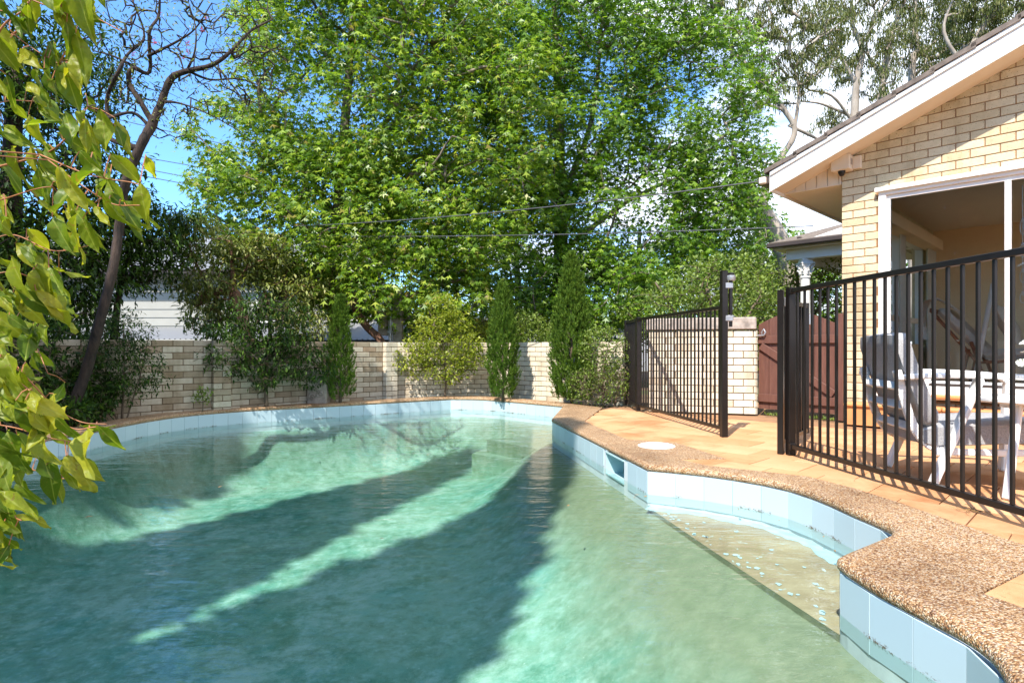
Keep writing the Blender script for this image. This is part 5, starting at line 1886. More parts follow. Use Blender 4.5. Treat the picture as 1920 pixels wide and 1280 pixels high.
tree('gum_tree', 'slender gum tree showing above the middle of the sloping roof', 'tree',
     [[wp(1712, 640, 26, 0.174), wp(1709, 160, 26, 0.139), wp(1719, 94, 26, 0.116), wp(1714, 28, 26, 0.087), wp(1730, -60, 26, 0.046)],
      [wp(1716, 110, 26, 0.070), wp(1770, 60, 26, 0.046), wp(1800, -20, 26, 0.029)]],
     [blob_px(1760, 60, 60, 55, 26), blob_px(1690, 80, 30, 45, 26), blob_px(1740, 120, 35, 25, 26), blob_px(1740, -20, 80, 50, 26), blob_px(1800, 50, 60, 50, 26)],
     300, .35, 52, T_GUM, 'gum', .21, Lm_gum, Bk_gum, group='gum trees behind the house', shell=0, mind=.34, tip_r=.019, flat=.7, maxr=.09)
tree('gum_tree', 'slanting gum trunks at the upper right above the roof edge', 'tree',
     [[wp(1780, 640, 21, 0.162), wp(1800, 180, 21, 0.128), wp(1822, 90, 21, 0.104), wp(1862, 20, 21, 0.075), wp(1890, -50, 21, 0.046)],
      [wp(1810, 130, 21, 0.075), wp(1770, 60, 21, 0.052), wp(1790, -10, 21, 0.029)]],
     [blob_px(1850, 20, 70, 45, 21), blob_px(1810, 60, 50, 40, 21.6), blob_px(1900, -10, 80, 45, 21), blob_px(1830, -60, 100, 50, 21)],
     300, .27, 52, T_GUM, 'gum', .18, Lm_gum, Bk_gum, group='gum trees behind the house', shell=0, mind=.28, tip_r=.016, flat=.7, maxr=.07)
# sawn-off gum limb
sg = empty('tree_stump', (6.9, 15.6, 0), 'sawn-off pale gum limb sticking up left of the house gutter', 'tree stump')
MB().tube(catmull([W(1500, 640, 15.6), W(1470, 480, 15.6), W(1432, 400, 15.6), W(1405, 368, 15.6), W(1388, 342, 15.4)], 5), [.30, .29, .28, .27, .26, .25, .24, .235, .23, .22, .215, .205, .20, .19, .18, .175, .17, .165, .16, .155, .15], 16).build('trunk', Bk_gum, sg, True)

# dark evergreen on the left and the leaning bare bottlebrush
tree('dark_evergreen_tree', 'dense dark evergreen tree filling the left edge behind the leaning trunk', 'tree',
     [[(-7.6, 9.0, -.2, .2), (-7.5, 9.0, 2.5, .16), (-7.4, 9.0, 5.0, .09)]],
     [(-7.4, 8.8, 3.4, 1.7, 1.4, 1.9), (-6.6, 8.3, 1.9, 1.2, .9, .9), (-7.9, 8.4, 1.4, 1.3, 1.2, 1.0), (-7.0, 9.0, 5.1, 1.3, 1.2, .8), (-6.1, 8.9, 3.1, .7, .8, .9), (-7.6, 8.0, 2.4, .9, .9, 1.5)],
     800, .33, 66, T_LANCE, 'lance', .115, Lm_dark, Bk_dark, shell=.3, mind=.24)
tree('dark_evergreen_tree', 'dark leafy evergreen between the leaning trunk and the neighbour house', 'tree',
     [[(-6.5, 9.8, -.2, .06), (-6.4, 9.8, 1.6, .05), (-6.1, 9.8, 2.8, .03)]],
     [(-6.3, 9.7, 2.3, .7, .6, .6), (-5.6, 9.6, 2.45, .45, .5, .4), (-6.7, 9.4, 1.3, .5, .5, .6), (-5.9, 9.9, 2.85, .7, .6, .3)],
     330, .27, 60, T_LANCE, 'lance', .10, Lm_dark, Bk_dark, shell=.3, mind=.18)
tw = lambda px, py, r, D=6.7: wp(px, py, D, r)
bb_blobs = [blob_px(330, 70, 110, 70, 6.8, .8), blob_px(420, 60, 70, 50, 6.8, .7), blob_px(300, 180, 60, 90, 6.8, .6), blob_px(400, 150, 80, 40, 6.8, .6), blob_px(470, 90, 60, 50, 6.7, .6), blob_px(340, 0, 160, 40, 6.8, .8), blob_px(455, 160, 45, 40, 6.7, .5), blob_px(335, 225, 50, 30, 6.8, .5)]
BB = [[tw(118, 800, 0.0630), tw(148, 705, 0.0571), tw(186, 600, 0.0521), tw(205, 500, 0.0487), tw(214, 420, 0.0470), tw(240, 345, 0.0470), tw(276, 268, 0.0487), tw(290, 238, 0.0504), tw(300, 195, 0.0386), tw(318, 152, 0.0370), tw(350, 130, 0.0302), tw(410, 128, 0.0235), tw(440, 110, 0.0185), tw(470, 62, 0.0134), tw(505, 30, 0.0084)],
      [tw(290, 238, 0.0319), tw(272, 195, 0.0286), tw(247, 162, 0.0252), tw(262, 130, 0.0218), tw(276, 118, 0.0202), tw(284, 70, 0.0168), tw(298, 20, 0.0134), tw(304, -30, 0.0101)],
      [tw(208, 262, 0.0202), tw(205, 190, 0.0218), tw(232, 150, 0.0202), tw(240, 105, 0.0151), tw(262, 60, 0.0118), tw(250, 0, 0.0084)],
      [tw(288, 245, 0.0202), tw(255, 222, 0.0168), tw(228, 238, 0.0151), tw(208, 215, 0.0134)],
      [tw(278, 105, 0.0185), tw(330, 80, 0.0118), tw(370, 62, 0.0084), tw(400, 20, 0.0059)],
      [tw(262, 130, 0.0151), tw(215, 105, 0.0101), tw(180, 96, 0.0067)],
      [tw(300, 190, 0.0185), tw(345, 200, 0.0101), tw(400, 222, 0.0067), tw(450, 250, 0.0042)],
      [tw(350, 132, 0.0168), tw(395, 150, 0.0109), tw(450, 150, 0.0084), tw(505, 168, 0.0050)],
      [tw(352, 130, 0.0151), tw(372, 100, 0.0101), tw(372, 50, 0.0067), tw(352, 0, 0.0042)],
      [tw(410, 128, 0.0134), tw(440, 160, 0.0084), tw(470, 200, 0.0050)],
      [tw(440, 110, 0.0118), tw(490, 95, 0.0067), tw(540, 110, 0.0042)]]
RB_ = random.Random(3)
for tr_ in BB:
    for q_ in range(1, len(tr_)):
        a_ = tr_[q_]
        tr_[q_] = (a_[0] + RB_.gauss(0, .02), a_[1] + RB_.gauss(0, .06), a_[2] + RB_.gauss(0, .02), a_[3])
bb_blobs += [blob_px(490, 130, 55, 60, 6.7, .5), blob_px(240, 60, 60, 80, 6.8, .6), blob_px(430, 200, 60, 35, 6.6, .4), blob_px(250, 180, 50, 50, 6.8, .5)]
tree('bottlebrush_tree', 'nearly bare leaning bottlebrush tree with dark crooked branches against blue sky', 'tree',
     BB, bb_blobs, 620, .10, 5, T_LANCE, 'spray', .045, Lm_mid, Bk_dark, shell=0, mind=.10, tip_r=.0042, expo=.40, flat=.9, maxr=.016, upbias=.05, wig=.26)
# a few red bottlebrush flowers
rb = MB()
for k in range(9):
    x, y = [(290, 82), (353, 85), (345, 112), (243, 150), (380, 60), (250, 105), (385, 35), (352, 100), (300, 30)][k]
    p = W(x, y, 6.6 + .05 * k)
    for j in range(16):
        d = Vector(RNG.normal(size=3)).normalized()
        rb.beam(p + Vector((0, 0, .012 * (j % 4))), p + d * .028 + Vector((0, 0, .012 * (j % 4))), .003, .003)
M_red = plain('bottlebrush_flower', (.55, .06, .10), .7, .2, 20)
bbt = [o for o in bpy.data.objects if o.name.startswith('bottlebrush_tree')][0]
rb.build('flowers', M_red, bbt)

# olive trees and shrubs behind the wall
tree('paperbark_tree', 'olive-leaved tree with a curling reddish trunk behind the brick wall', 'tree',
     [[wp(470, 700, 10.7, .10), wp(458, 610, 10.7, .10), wp(445, 575, 10.7, .095), wp(440, 550, 10.7, .09), wp(425, 545, 10.7, .085), wp(395, 550, 10.7, .08), wp(365, 570, 10.7, .09)],
      [wp(440, 552, 10.7, .04), wp(435, 500, 10.7, .035), wp(432, 450, 10.7, .03)], [wp(400, 548, 10.7, .03), wp(370, 500, 10.7, .025), wp(345, 440, 10.7, .02)]],
     [blob_px(390, 530, 75, 60, 10.7, .7), blob_px(370, 450, 60, 45, 10.7, .6), blob_px(450, 490, 60, 50, 10.9, .7), blob_px(420, 600, 70, 40, 11.8, .6), blob_px(345, 425, 35, 25, 10.7, .5), blob_px(500, 470, 50, 40, 11.1, .6)],
     420, .21, 40, T_LANCE, 'lance', .115, Lm_mid, Bk_red, shell=.1, mind=.17, tip_r=.006)
tree('olive_shrub', 'tangled olive shrub with a thin pale stem right of the curling trunk', 'shrub',
     [[wp(545, 720, 11.3, .06), wp(540, 620, 11.3, .05), wp(535, 520, 11.3, .035)], [wp(500, 720, 11.3, .035), wp(505, 600, 11.3, .03), wp(480, 480, 11.3, .02)]],
     [blob_px(540, 560, 60, 60, 11.3, .7), blob_px(500, 510, 70, 50, 11.6, .7), blob_px(570, 610, 50, 40, 11.1, .6), blob_px(600, 540, 55, 60, 11.7, .7)],
     300, .21, 42, T_LANCE, 'lance', .10, Lm_mid, Bk_red, shell=.1, mind=.17, tip_r=.006)
tree('grey_shrub', 'dry grey-brown bush behind the steel service pole', 'shrub',
     [[(-2.0, 13.6, -.2, .07), (-1.95, 13.6, 1.0, .06), (-1.7, 13.6, 2.0, .04)], [(-1.95, 13.6, .6, .05), (-1.5, 13.5, 1.5, .035), (-1.2, 13.5, 2.2, .02)]],
     [(-2.0, 13.6, 1.75, .65, .5, .6), (-1.4, 13.6, 1.3, .6, .5, .6), (-.7, 13.9, 1.1, .5, .5, .5)],
     230, .22, 60, T_LANCE, 'lance', .06, Lm_dry, Bk_red, shell=.1, mind=.15, tip_r=.006)
# leaning dark trunk seen over the wall right of the small pine
lt = empty('leaning_tree', (-2.0, 12.0, 0), 'dark leaning branch above the wall beside the small pencil pine', 'tree')
MB().tube(catmull([W(735, 690, 12.0), W(715, 640, 12.0), W(690, 615, 12), W(672, 590, 12), W(664, 570, 12), W(640, 520, 12.2)], 4), .075, 10).build('trunk', Bk_red, lt, True)

# pale green bushes behind the side wall and gate
tree('pale_shrub', 'tall pale green bush behind the stone-capped wall', 'shrub',
     [[(3.2, 9.6, -.2, .05), (3.25, 9.6, .9, .045), (3.1, 9.6, 1.8, .03)], [(3.25, 9.6, .7, .035), (3.7, 9.6, 1.3, .025), (4.0, 9.7, 1.7, .015)], [(3.2, 9.6, .6, .03), (2.6, 9.6, 1.4, .02), (2.3, 9.7, 1.9, .012)]],
     [(3.3, 9.6, 1.7, 1.0, .6, .65), (4.1, 9.8, 1.35, .55, .5, .45), (2.6, 9.8, 1.45, .8, .5, .5), (3.9, 9.6, 1.0, .9, .5, .5)],
     560, .16, 26, T_OVAL, 'spray', .062, Lm_pale, Bk_twig, shell=.1, mind=.13, tip_r=.0035)
tree('pale_shrub', 'loose light green bush beside the white porch column', 'shrub',
     [[(6.3, 13.2, -.2, .06), (6.3, 13.2, 1.4, .045), (6.2, 13.2, 2.8, .03)], [(6.3, 13.2, 1.0, .035), (7.0, 13.2, 2.3, .025)]],
     [(6.2, 13.3, 2.3, .9, .6, .9), (5.3, 13.2, 2.1, .8, .6, .8), (7.2, 13.4, 2.2, .8, .6, 1.1), (6.4, 13.2, .9, 1.6, .6, .7)],
     420, .22, 32, T_OVAL, 'spray', .08, Lm_pale, Bk_twig, shell=.1, mind=.17, tip_r=.005)
tree('background_tree', 'green tree filling the gap left of the porch behind the fence', 'tree',
     [[(3.4, 17, -.3, .12), (3.5, 17, 2.2, .10), (3.6, 17, 4.2, .05)]],
     [(2.6, 17, 2.2, 2.2, 1.2, 1.6), (5.2, 17, 2.4, 1.8, 1.2, 1.9), (7.5, 17.5, 2.6, 2.2, 1.2, 1.8), (6.0, 17, 4.3, 1.6, 1.0, .9)],
     520, .42, 40, T_STARL, 'star', .13, Lm_sweet2, Bk_grey, shell=.2, mind=.3)
tree('background_tree', 'dark green tree behind the far wall between the two tall pencil pines', 'tree',
     [[(.2, 18, -.3, .15), (.2, 18, 2.2, .12), (.1, 18, 4.0, .06)]],
     [(-.3, 18, 2.4, 2.6, 1.2, 1.6), (-4.2, 19.0, 4.6, 2.6, 1.0, 1.4), (-1.5, 18.5, 1.3, 2.4, 1.0, .9)],
     420, .45, 42, T_STARL, 'star', .14, Lm_sweet2, Bk_grey, shell=.2, mind=.33)
tree('yellow_shrub', 'small yellow-green bush just over the wall left of the middle pencil pine', 'shrub',
     [[(-.85, 12.6, -.2, .04), (-.8, 12.6, .7, .03)]],
     [(-.75, 12.5, 1.15, .5, .4, .35), (-.3, 12.5, 1.0, .4, .4, .3)], 120, .14, 40, T_OVAL, 'spray', .05, Lm_lime, Bk_twig, shell=.1, mind=.1, tip_r=.003)
tree('green_shrub', 'rounded mid-green bush over the wall between the two tall pencil pines', 'shrub',
     [[(.35, 12.2, -.2, .04), (.35, 12.2, .8, .03)]],
     [(.3, 12.2, 1.1, .6, .4, .5), (.8, 12.3, 1.0, .4, .4, .4)], 150, .15, 40, T_OVAL, 'spray', .06, Lm_pale, Bk_twig, shell=.1, mind=.1, tip_r=.003)
# hedge-like far planting that closes the horizon
far = in_blobs([(-14, 30, 2.5, 6, 2, 2.6), (-4, 31, 2.2, 7, 2, 2.4), (7, 31, 2.8, 7, 2, 3.0), (18, 30, 3.2, 7, 2, 3.6), (-26, 26, 3.5, 8, 3, 4), (28, 24, 3, 6, 3, 4)], 900, .2)
pos, d = scatter(far, np.full(len(far), .75), np.full(len(far), 34), .8)
ax, nm = orient('lance', d, len(pos))
fo = leaves('far_foliage', T_OVAL, pos, ax, nm, .30 * RNG.uniform(.6, 1.2, len(pos)), Lm_sweet2)
tag(fo, 'dark band of distant garden trees along the horizon', 'trees', kind='stuff')

# pencil pines
def pencil_pine(label, x, y, h, prof, n, mat=Lm_pine, ls=.075, sparse=0.0):
    root = empty('pencil_pine', (x, y, -.05), label, 'tree', 'pencil pines along the far wall')
    per = 26
    m_ = n // per
    t = RNG.random(m_) ** .85
    rr = np.interp(t, [q_[0] for q_ in prof], [q_[1] for q_ in prof])
    a = RNG.random(m_) * 2 * np.pi
    lump = 1 + .14 * np.sin(a * 3 + t * 17) + .10 * np.sin(a * 5 - t * 31)
    q = (.30 if sparse else .45) + (.55 if sparse else .42) * RNG.random(m_) ** .6
    r = rr * q * lump
    base_ = np.stack([x + r * np.cos(a), y + r * np.sin(a), .02 + t * h * .97], 1)
    d = np.stack([np.cos(a), np.sin(a), np.zeros(m_)], 1)
    sdir = unit(RNG.normal(size=(m_, 3)) * .16 + d * .42 + np.array([0, 0, 1.0]))
    sl = RNG.uniform(.07, .19, m_) * (1 - .35 * t)
    idx = np.repeat(np.arange(m_), per)
    u = RNG.random(len(idx))
    pos = base_[idx] + sdir[idx] * (sl[idx] * u)[:, None]
    sidev = unit(np.cross(sdir[idx], RNG.normal(size=(len(idx), 3))))
    ax = unit(sdir[idx] + sidev * (.75 * (1 - u * .55))[:, None])
    nm = unit(RNG.normal(size=(len(idx), 3)) * .5 + d[idx])
    leaves('crown', T_NEEDLE, pos, ax, nm, ls * .62 * RNG.uniform(.6, 1.3, len(idx)), mat, root)
    mb = MB()
    mb.tube([(x, y, -.05), (x + .01, y, h * .5), (x, y, h * .92)], [.028, .018, .004], 8)
    for k in range(44):
        tt_ = random.uniform(.03, .85); an = random.random() * 6.28
        R = float(np.interp(tt_, [p[0] for p in prof], [p[1] for p in prof])) * .85
        b = Vector((x, y, .05 + tt_ * h * .85))
        mb.tube([b, b + Vector((math.cos(an) * R * .6, math.sin(an) * R * .6, .07)), b + Vector((math.cos(an) * R, math.sin(an) * R, .22))], [.006, .004, .002], 4, False)
    mb.build('trunk', Bk_twig, root, True)
    return root
pencil_pine('tallest pencil pine beside the tangled shrub and fence', .92, 9.35, 2.28, [(0, .26), (.15, .34), (.4, .32), (.62, .26), (.8, .16), (.93, .07), (1, .015)], 52000, ls=.085)
pencil_pine('middle pencil pine in front of the pale wall', -.15, 10.0, 1.88, [(0, .18), (.15, .25), (.5, .25), (.75, .16), (.9, .07), (1, .015)], 34000, ls=.08)
pencil_pine('smallest and thinnest pencil pine in front of the carved planter', -2.66, 9.35, 1.62, [(0, .22), (.2, .24), (.45, .20), (.7, .13), (.9, .06), (1, .015)], 17000, sparse=.25, ls=.08)

# shrubs in the bed along the wall
tree('yellow_green_shrub', 'open yellow-green shrub with a single dark stem in front of the corner of the wall', 'shrub',
     [[(-1.17, 10.55, -.05, .02), (-1.16, 10.53, .35, .017), (-1.2, 10.5, .9, .010)]],
     [(-1.2, 10.45, 1.0, .62, .4, .48), (-1.15, 10.45, 1.5, .33, .3, .38), (-.78, 10.45, .70, .35, .3, .36), (-1.65, 10.4, .65, .35, .25, .34), (-1.15, 10.4, .42, .38, .2, .22)],
     420, .10, 24, T_OVAL, 'spray', .058, Lm_lime, Bk_twig, shell=.1, mind=.09, tip_r=.0022)
tree('camellia_bush', 'dark glossy bush spreading in front of the left brick wall', 'shrub',
     [[(-3.55, 8.72, -.05, .03), (-3.55, 8.72, .5, .025), (-3.5, 8.7, 1.0, .015)]],
     [(-3.5, 8.65, .75, .60, .4, .50), (-3.95, 8.4, .85, .42, .35, .40), (-3.3, 8.75, 1.2, .42, .3, .40), (-3.0, 8.9, .65, .35, .3, .35), (-3.75, 8.6, 1.35, .3, .3, .3)],
     470, .12, 26, T_LANCE, 'lance', .075, Lm_dark, Bk_twig, shell=.1, mind=.10, tip_r=.003)
tree('tangled_shrub', 'tangled half-dry shrub between the tallest pencil pine and the black fence', 'shrub',
     [[(1.35, 8.95, -.05, .02), (1.35, 8.95, .4, .014), (1.4, 8.9, .8, .008)], [(1.5, 8.9, -.05, .016), (1.6, 8.85, .5, .01)]],
     [(1.3, 8.9, .85, .33, .25, .33), (1.35, 8.9, .35, .38, .28, .35), (1.65, 8.9, .6, .26, .22, .45), (1.05, 9.0, .3, .25, .2, .3)],
     420, .085, 17, T_OVAL, 'spray', .042, Lm_pale, Bk_twig, shell=.1, mind=.07, tip_r=.002)
# dry twigs inside it
tw_ = MB()
for k in range(170):
    p = Vector((random.uniform(1.0, 1.85), random.uniform(8.7, 9.1), random.uniform(-.05, .5)))
    d = Vector((random.gauss(0, 1), random.gauss(0, 1), random.gauss(.6, .7))).normalized() * random.uniform(.12, .3)
    tw_.tube([p, p + d * .5 + Vector((random.gauss(0, .02), 0, random.gauss(0, .02))), p + d], [.003, .0025, .0012], 4, False)
tsh = [o for o in bpy.data.objects if o.name.startswith('tangled_shrub')][0]
tw_.build('dry_twigs', Bk_twig, tsh)
tree('feathery_shrub', 'thin dark feathery shrub in shade against the left brick wall', 'shrub',
     [[(-4.75, 7.35, -.05, .014), (-4.72, 7.35, .6, .010), (-4.7, 7.3, 1.1, .006)], [(-4.7, 7.35, -.05, .01), (-4.5, 7.3, .5, .008), (-4.4, 7.3, .95, .005)], [(-4.8, 7.35, -.05, .01), (-5.0, 7.3, .5, .008), (-5.05, 7.3, .9, .005)]],
     [(-4.7, 7.3, 1.0, .36, .25, .32), (-4.55, 7.3, .55, .35, .25, .35), (-4.95, 7.2, .65, .35, .25, .35)],
     360, .10, 26, T_LANCE, 'lance', .055, Lm_dark, Bk_twig, shell=.1, mind=.09, tip_r=.002)
tree('rose_bush', 'small bright rose bush alone against the shaded wall', 'shrub',
     [[(-4.13, 8.05, -.05, .008), (-4.12, 8.05, .15, .006), (-4.15, 8.03, .3, .004)]],
     [(-4.13, 8.03, .22, .14, .10, .13)], 34, .05, 7, T_OVAL, 'spray', .045, Lm_pale, Bk_twig, shell=0, mind=.04, tip_r=.0018)
tree('fern_clump', 'low dark leafy clump at the left end of the coping', 'plant',
     [[(-5.0, 6.6, -.05, .012), (-5.0, 6.6, .2, .01)]],
     [(-5.0, 6.5, .15, .45, .4, .22), (-4.95, 7.0, .18, .35, .25, .22), (-5.5, 6.1, .3, .5, .4, .4), (-5.3, 6.7, .7, .35, .3, .5), (-5.6, 7.2, .8, .5, .4, .6), (-5.1, 7.2, .4, .4, .3, .35)], 420, .11, 24, T_LANCE, 'spray', .09, Lm_dark, Bk_twig, shell=0, mind=.08, tip_r=.002)
tree('laurel_branch_tree', 'low glossy green branch in light between the dark trees at left', 'tree',
     [[(-6.4, 6.4, -.1, .05), (-6.3, 6.4, .8, .04), (-5.9, 6.5, 1.3, .03)]],
     [(-5.5, 6.5, 1.25, .6, .35, .17), (-6.1, 6.4, 1.6, .6, .4, .3)], 120, .12, 22, T_LANCE, 'spray', .09, Lm_pale, Bk_dark, shell=0, mind=.1, tip_r=.003)

# ground litter in the bed
lit = MB()
for k in range(900):
    t = random.random()
    seg_ = random.choice([((-4.6, 6.4), (-3.3, 8.9)), ((-3.3, 8.9), (-1.1, 10.75)), ((-1.1, 10.75), (1.2, 9.05)), ((1.0, 8.7), (1.9, 8.6))])
    a, b = seg_
    x = a[0] + (b[0] - a[0]) * t + random.gauss(0, .13); y = a[1] + (b[1] - a[1]) * t + random.gauss(0, .13)
    if inside(LOOP, x, y): continue
    zz = .004 if inside(OUTER, x, y) else -.045
    if zz > 0 and random.random() < .8: continue
    s = random.uniform(.008, .025)
    M = Matrix.Translation((x, y, zz + random.uniform(0, .01))) @ Matrix.Rotation(random.random() * 6.28, 4, 'Z') @ Matrix.Rotation(random.gauss(0, .4), 4, 'X') @ Matrix.Scale(s, 4)
    lit.add([(-1, 0, 0), (0, .45, .1), (1, 0, .05), (0, -.45, .1)], [(0, 1, 2, 3)], M)
for k in range(60):
    x = random.uniform(1.2, 4.0); y = random.uniform(3.0, 8.3)
    if inside(OUTER, x, y): continue
    s = random.uniform(.005, .014)
    M = Matrix.Translation((x, y, .004)) @ Matrix.Rotation(random.random() * 6.28, 4, 'Z') @ Matrix.Scale(s, 4)
    lit.add([(-1, 0, 0), (0, .45, .1), (1, 0, .05), (0, -.45, .1)], [(0, 1, 2, 3)], M)
tag(lit.build('leaf_litter', M_dead), 'dry leaf litter in the garden bed and on the paving', 'leaf litter', kind='stuff')
# dry tendril caught under the fence
tn = MB()
o_ = P(1822, 958)
for k in range(7):
    a = random.uniform(0, 6.28); q = o_.copy(); pts_ = [q + Vector((0, 0, .003))]
    for j in range(5):
        a += random.gauss(0, .7)
        q = q + Vector((math.cos(a) * .022, math.sin(a) * .03, 0))
        pts_.append(q + Vector((0, 0, .003 + random.uniform(0, .012))))
    tn.tube(pts_, [.0022, .002, .0018, .0015, .0012, .0008], 5, False)
tag(tn.build('dry_tendril', M_dead), 'small dry curled tendril on the paving below the fence rail', 'twig')
# weeds under the timber gate
gp_ = RNG.random(260)[:, None] * (np.array([3.75, 7.0, 0]) - np.array([3.2, 7.62, 0])) + np.array([3.2, 7.62, 0]) + RNG.normal(size=(260, 3)) * [.02, .02, .005]
ax, nm = orient('up', unit(RNG.normal(size=(260, 3))), 260)
gr = leaves('weeds', T_NEEDLE, gp_, ax, nm, RNG.uniform(.02, .06, 260), Lm_pale)
tag(gr, 'short weeds growing along the foot of the timber gate', 'weeds', kind='stuff')

# ------------------------------------------------------------------ foreground branch
Lm_fg = None
def fg_leaf_mat():
    m, n, l, b = new_mat('foreground_leaf')
    oi = n.new('ShaderNodeObjectInfo')
    c = ramp(n, l, oi.outputs['Random'], [(0, (.09, .155, .012)), (.35, (.16, .225, .016)), (.7, (.25, .29, .022)), (1, (.38, .36, .035))])
    nz = noise(n, l, 20, 4, .6)
    c = mixc(n, l, .5, c, ramp(n, l, nz.outputs['Fac'], [(.3, (.65, .72, .6)), (.65, (1.05, 1, 1))]), 'MULTIPLY')
    # midrib and side veins
    t = n.new('ShaderNodeTexCoord'); s = n.new('ShaderNodeSeparateXYZ'); l.new(t.outputs['Object'], s.inputs[0])
    ab = n.new('ShaderNodeMath'); ab.operation = 'ABSOLUTE'; l.new(s.outputs['Y'], ab.inputs[0])
    mid = ramp(n, l, ab.outputs[0], [(0.006, (1, 1, 1)), (0.016, (0, 0, 0))])
    c = mixc(n, l, mixc(n, l, 1, mid, (.5, .5, .5), 'MULTIPLY'), c, (.42, .45, .10))
    bl = noise(n, l, 5.5, 3, .6, dist=1.0)
    c = mixc(n, l, ramp(n, l, bl.outputs['Fac'], [(.66, (0, 0, 0)), (.72, (.8, .8, .8))]), c, (.22, .13, .04))
    l.new(c, b.inputs['Base Color'])
    b.inputs['Roughness'].default_value = .42
    b.inputs['Specular IOR Level'].default_value = .30
    ve = n.new('ShaderNodeTexWave'); ve.inputs['Scale'].default_value = 3.2; ve.inputs['Distortion'].default_value = 1.0
    ve.bands_direction = 'DIAGONAL'
    l.new(t.outputs['Object'], ve.inputs[0])
    bump(n, l, b, ve.outputs['Fac'], .12, .02)
    tr = n.new('ShaderNodeBsdfTranslucent')
    l.new(mixc(n, l, 1, c, (1.6, 1.6, .5), 'MULTIPLY'), tr.inputs[0])
    mxs = n.new('ShaderNodeMixShader'); mxs.inputs[0].default_value = .50
    l.new(b.outputs[0], mxs.inputs[1]); l.new(tr.outputs[0], mxs.inputs[2])
    l.new(mxs.outputs[0], n['Material Output'].inputs['Surface'])
    return m
Lm_fg = fg_leaf_mat()
def fg_mesh(k, wid, curl, bend, fold):
    """unit-length leaf along x with a drip tip"""
    xs = [0, .08, .2, .34, .5, .66, .8, .9, 1.0]
    ws = [.02, .40, .78, .97, 1.0, .82, .48, .20, .0]
    vs, fs = [], []
    for x, w in zip(xs, ws):
        zc__ = -bend * x * x
        for j, y in enumerate((-1, -.5, 0, .5, 1)):
            yy = y * w * wid / 2
            vs.append((x, yy + .02 * math.sin(x * 6 + k), zc__ + abs(y) * w * wid * fold + curl * .05 * math.sin(x * 9 + y * 2 + k) * abs(y)))
    for i in range(len(xs) - 1):
        for j in range(4):
            a = i * 5 + j
            fs.append((a, a + 5, a + 6, a + 1))
    mb = MB(); mb.add(vs, fs)
    return mb.mesh('leaf', Lm_fg, True)
FG = [fg_mesh(0, .38, 1, .18, .18), fg_mesh(1, .32, 1.6, .35, .28), fg_mesh(2, .47, .8, .12, .10), fg_mesh(3, .28, 1.8, .05, .35), fg_mesh(4, .42, 1.3, .28, .15), fg_mesh(5, .35, 2.2, -.12, .22), fg_mesh(6, .30, 1.5, .5, .12), fg_mesh(7, .40, 2.0, .22, .30)]
M_fgtwig = plain('red_leaf_stalk', (.33, .13, .05), .5, .25, 30)
fgb = empty('overhanging_branch', (-1.6, 0.3, 0), 'close overhanging branch of large yellow-green leaves at the left edge', 'branch')
FD0 = 1.05
def wpt(px, py, D=FD0):
    return W(px, py, D)
tw2 = MB()
twigs = [
    ([(-260, 260), (-80, 130), (60, 35), (50, -40)], 7.5),
    ([(-260, 260), (-60, 190), (0, 57), (52, 10), (70, -60)], 6),
    ([(-200, 40), (0, 20), (20, 58), (60, 90), (110, 120)], 3),
    ([(-60, -60), (60, 0), (120, 20), (170, 30), (230, 60)], 3.5),
    ([(-280, 420), (-60, 330), (75, 292), (125, 258), (165, 200)], 6),
    ([(75, 290), (150, 322), (200, 335), (245, 342), (270, 350)], 3),
    ([(90, 300), (150, 345), (210, 382), (262, 385)], 2.5),
    ([(-250, 420), (-40, 385), (65, 355), (100, 350)], 4),
    ([(-250, 520), (-60, 470), (20, 440), (100, 470), (180, 458)], 4),
    ([(-200, 300), (-20, 200), (60, 190), (90, 195)], 2.5),
    ([(-260, 600), (-80, 540), (10, 510), (60, 520)], 4),
    ([(-260, 700), (-80, 700), (0, 700), (60, 735), (130, 800), (180, 800)], 5),
    ([(-260, 860), (-60, 860), (60, 880), (130, 898), (175, 885)], 4),
    ([(-260, 640), (-60, 640), (30, 690), (100, 760), (150, 790), (200, 795)], 4),
    ([(-260, 800), (-80, 790), (20, 800), (90, 820), (150, 830)], 4),
    ([(-260, 980), (-60, 950), (0, 960), (40, 975)], 3.5),
    ([(-200, 560), (0, 600), (60, 640), (90, 700)], 3.5),
]
anch = []
for i, (pl_, w_) in enumerate(twigs):
    D = FD0 + random.uniform(-.14, .22)
    pts_ = catmull([W(x, y, D + random.uniform(-.03, .03)) for x, y in pl_], 8)
    nn2 = len(pts_)
    rad_ = [max(.0009, w_ * D / FPX * .5 * (1 - .75 * k / nn2)) for k in range(nn2)]
    mbt = MB(); mbt.tube(pts_, rad_, 8)
    zl_ = min(2.3, max(.5, pts_[0].z - .12))
    mbt.tube(catmull([(-2.45 + .19 * zl_, .30, zl_), (-1.75, .55, pts_[0].z - .02), tuple(pts_[0])], 5), [rad_[0] * 2.2] * 3 + [rad_[0] * 1.6] * 4 + [rad_[0]] * 4, 8)
    mbt.build('twig', M_fgtwig, fgb, True)
    for k, p in enumerate(pts_):
        if k > 4: anch.append((p, (pts_[min(k + 1, nn2 - 1)] - pts_[k - 1]).normalized()))
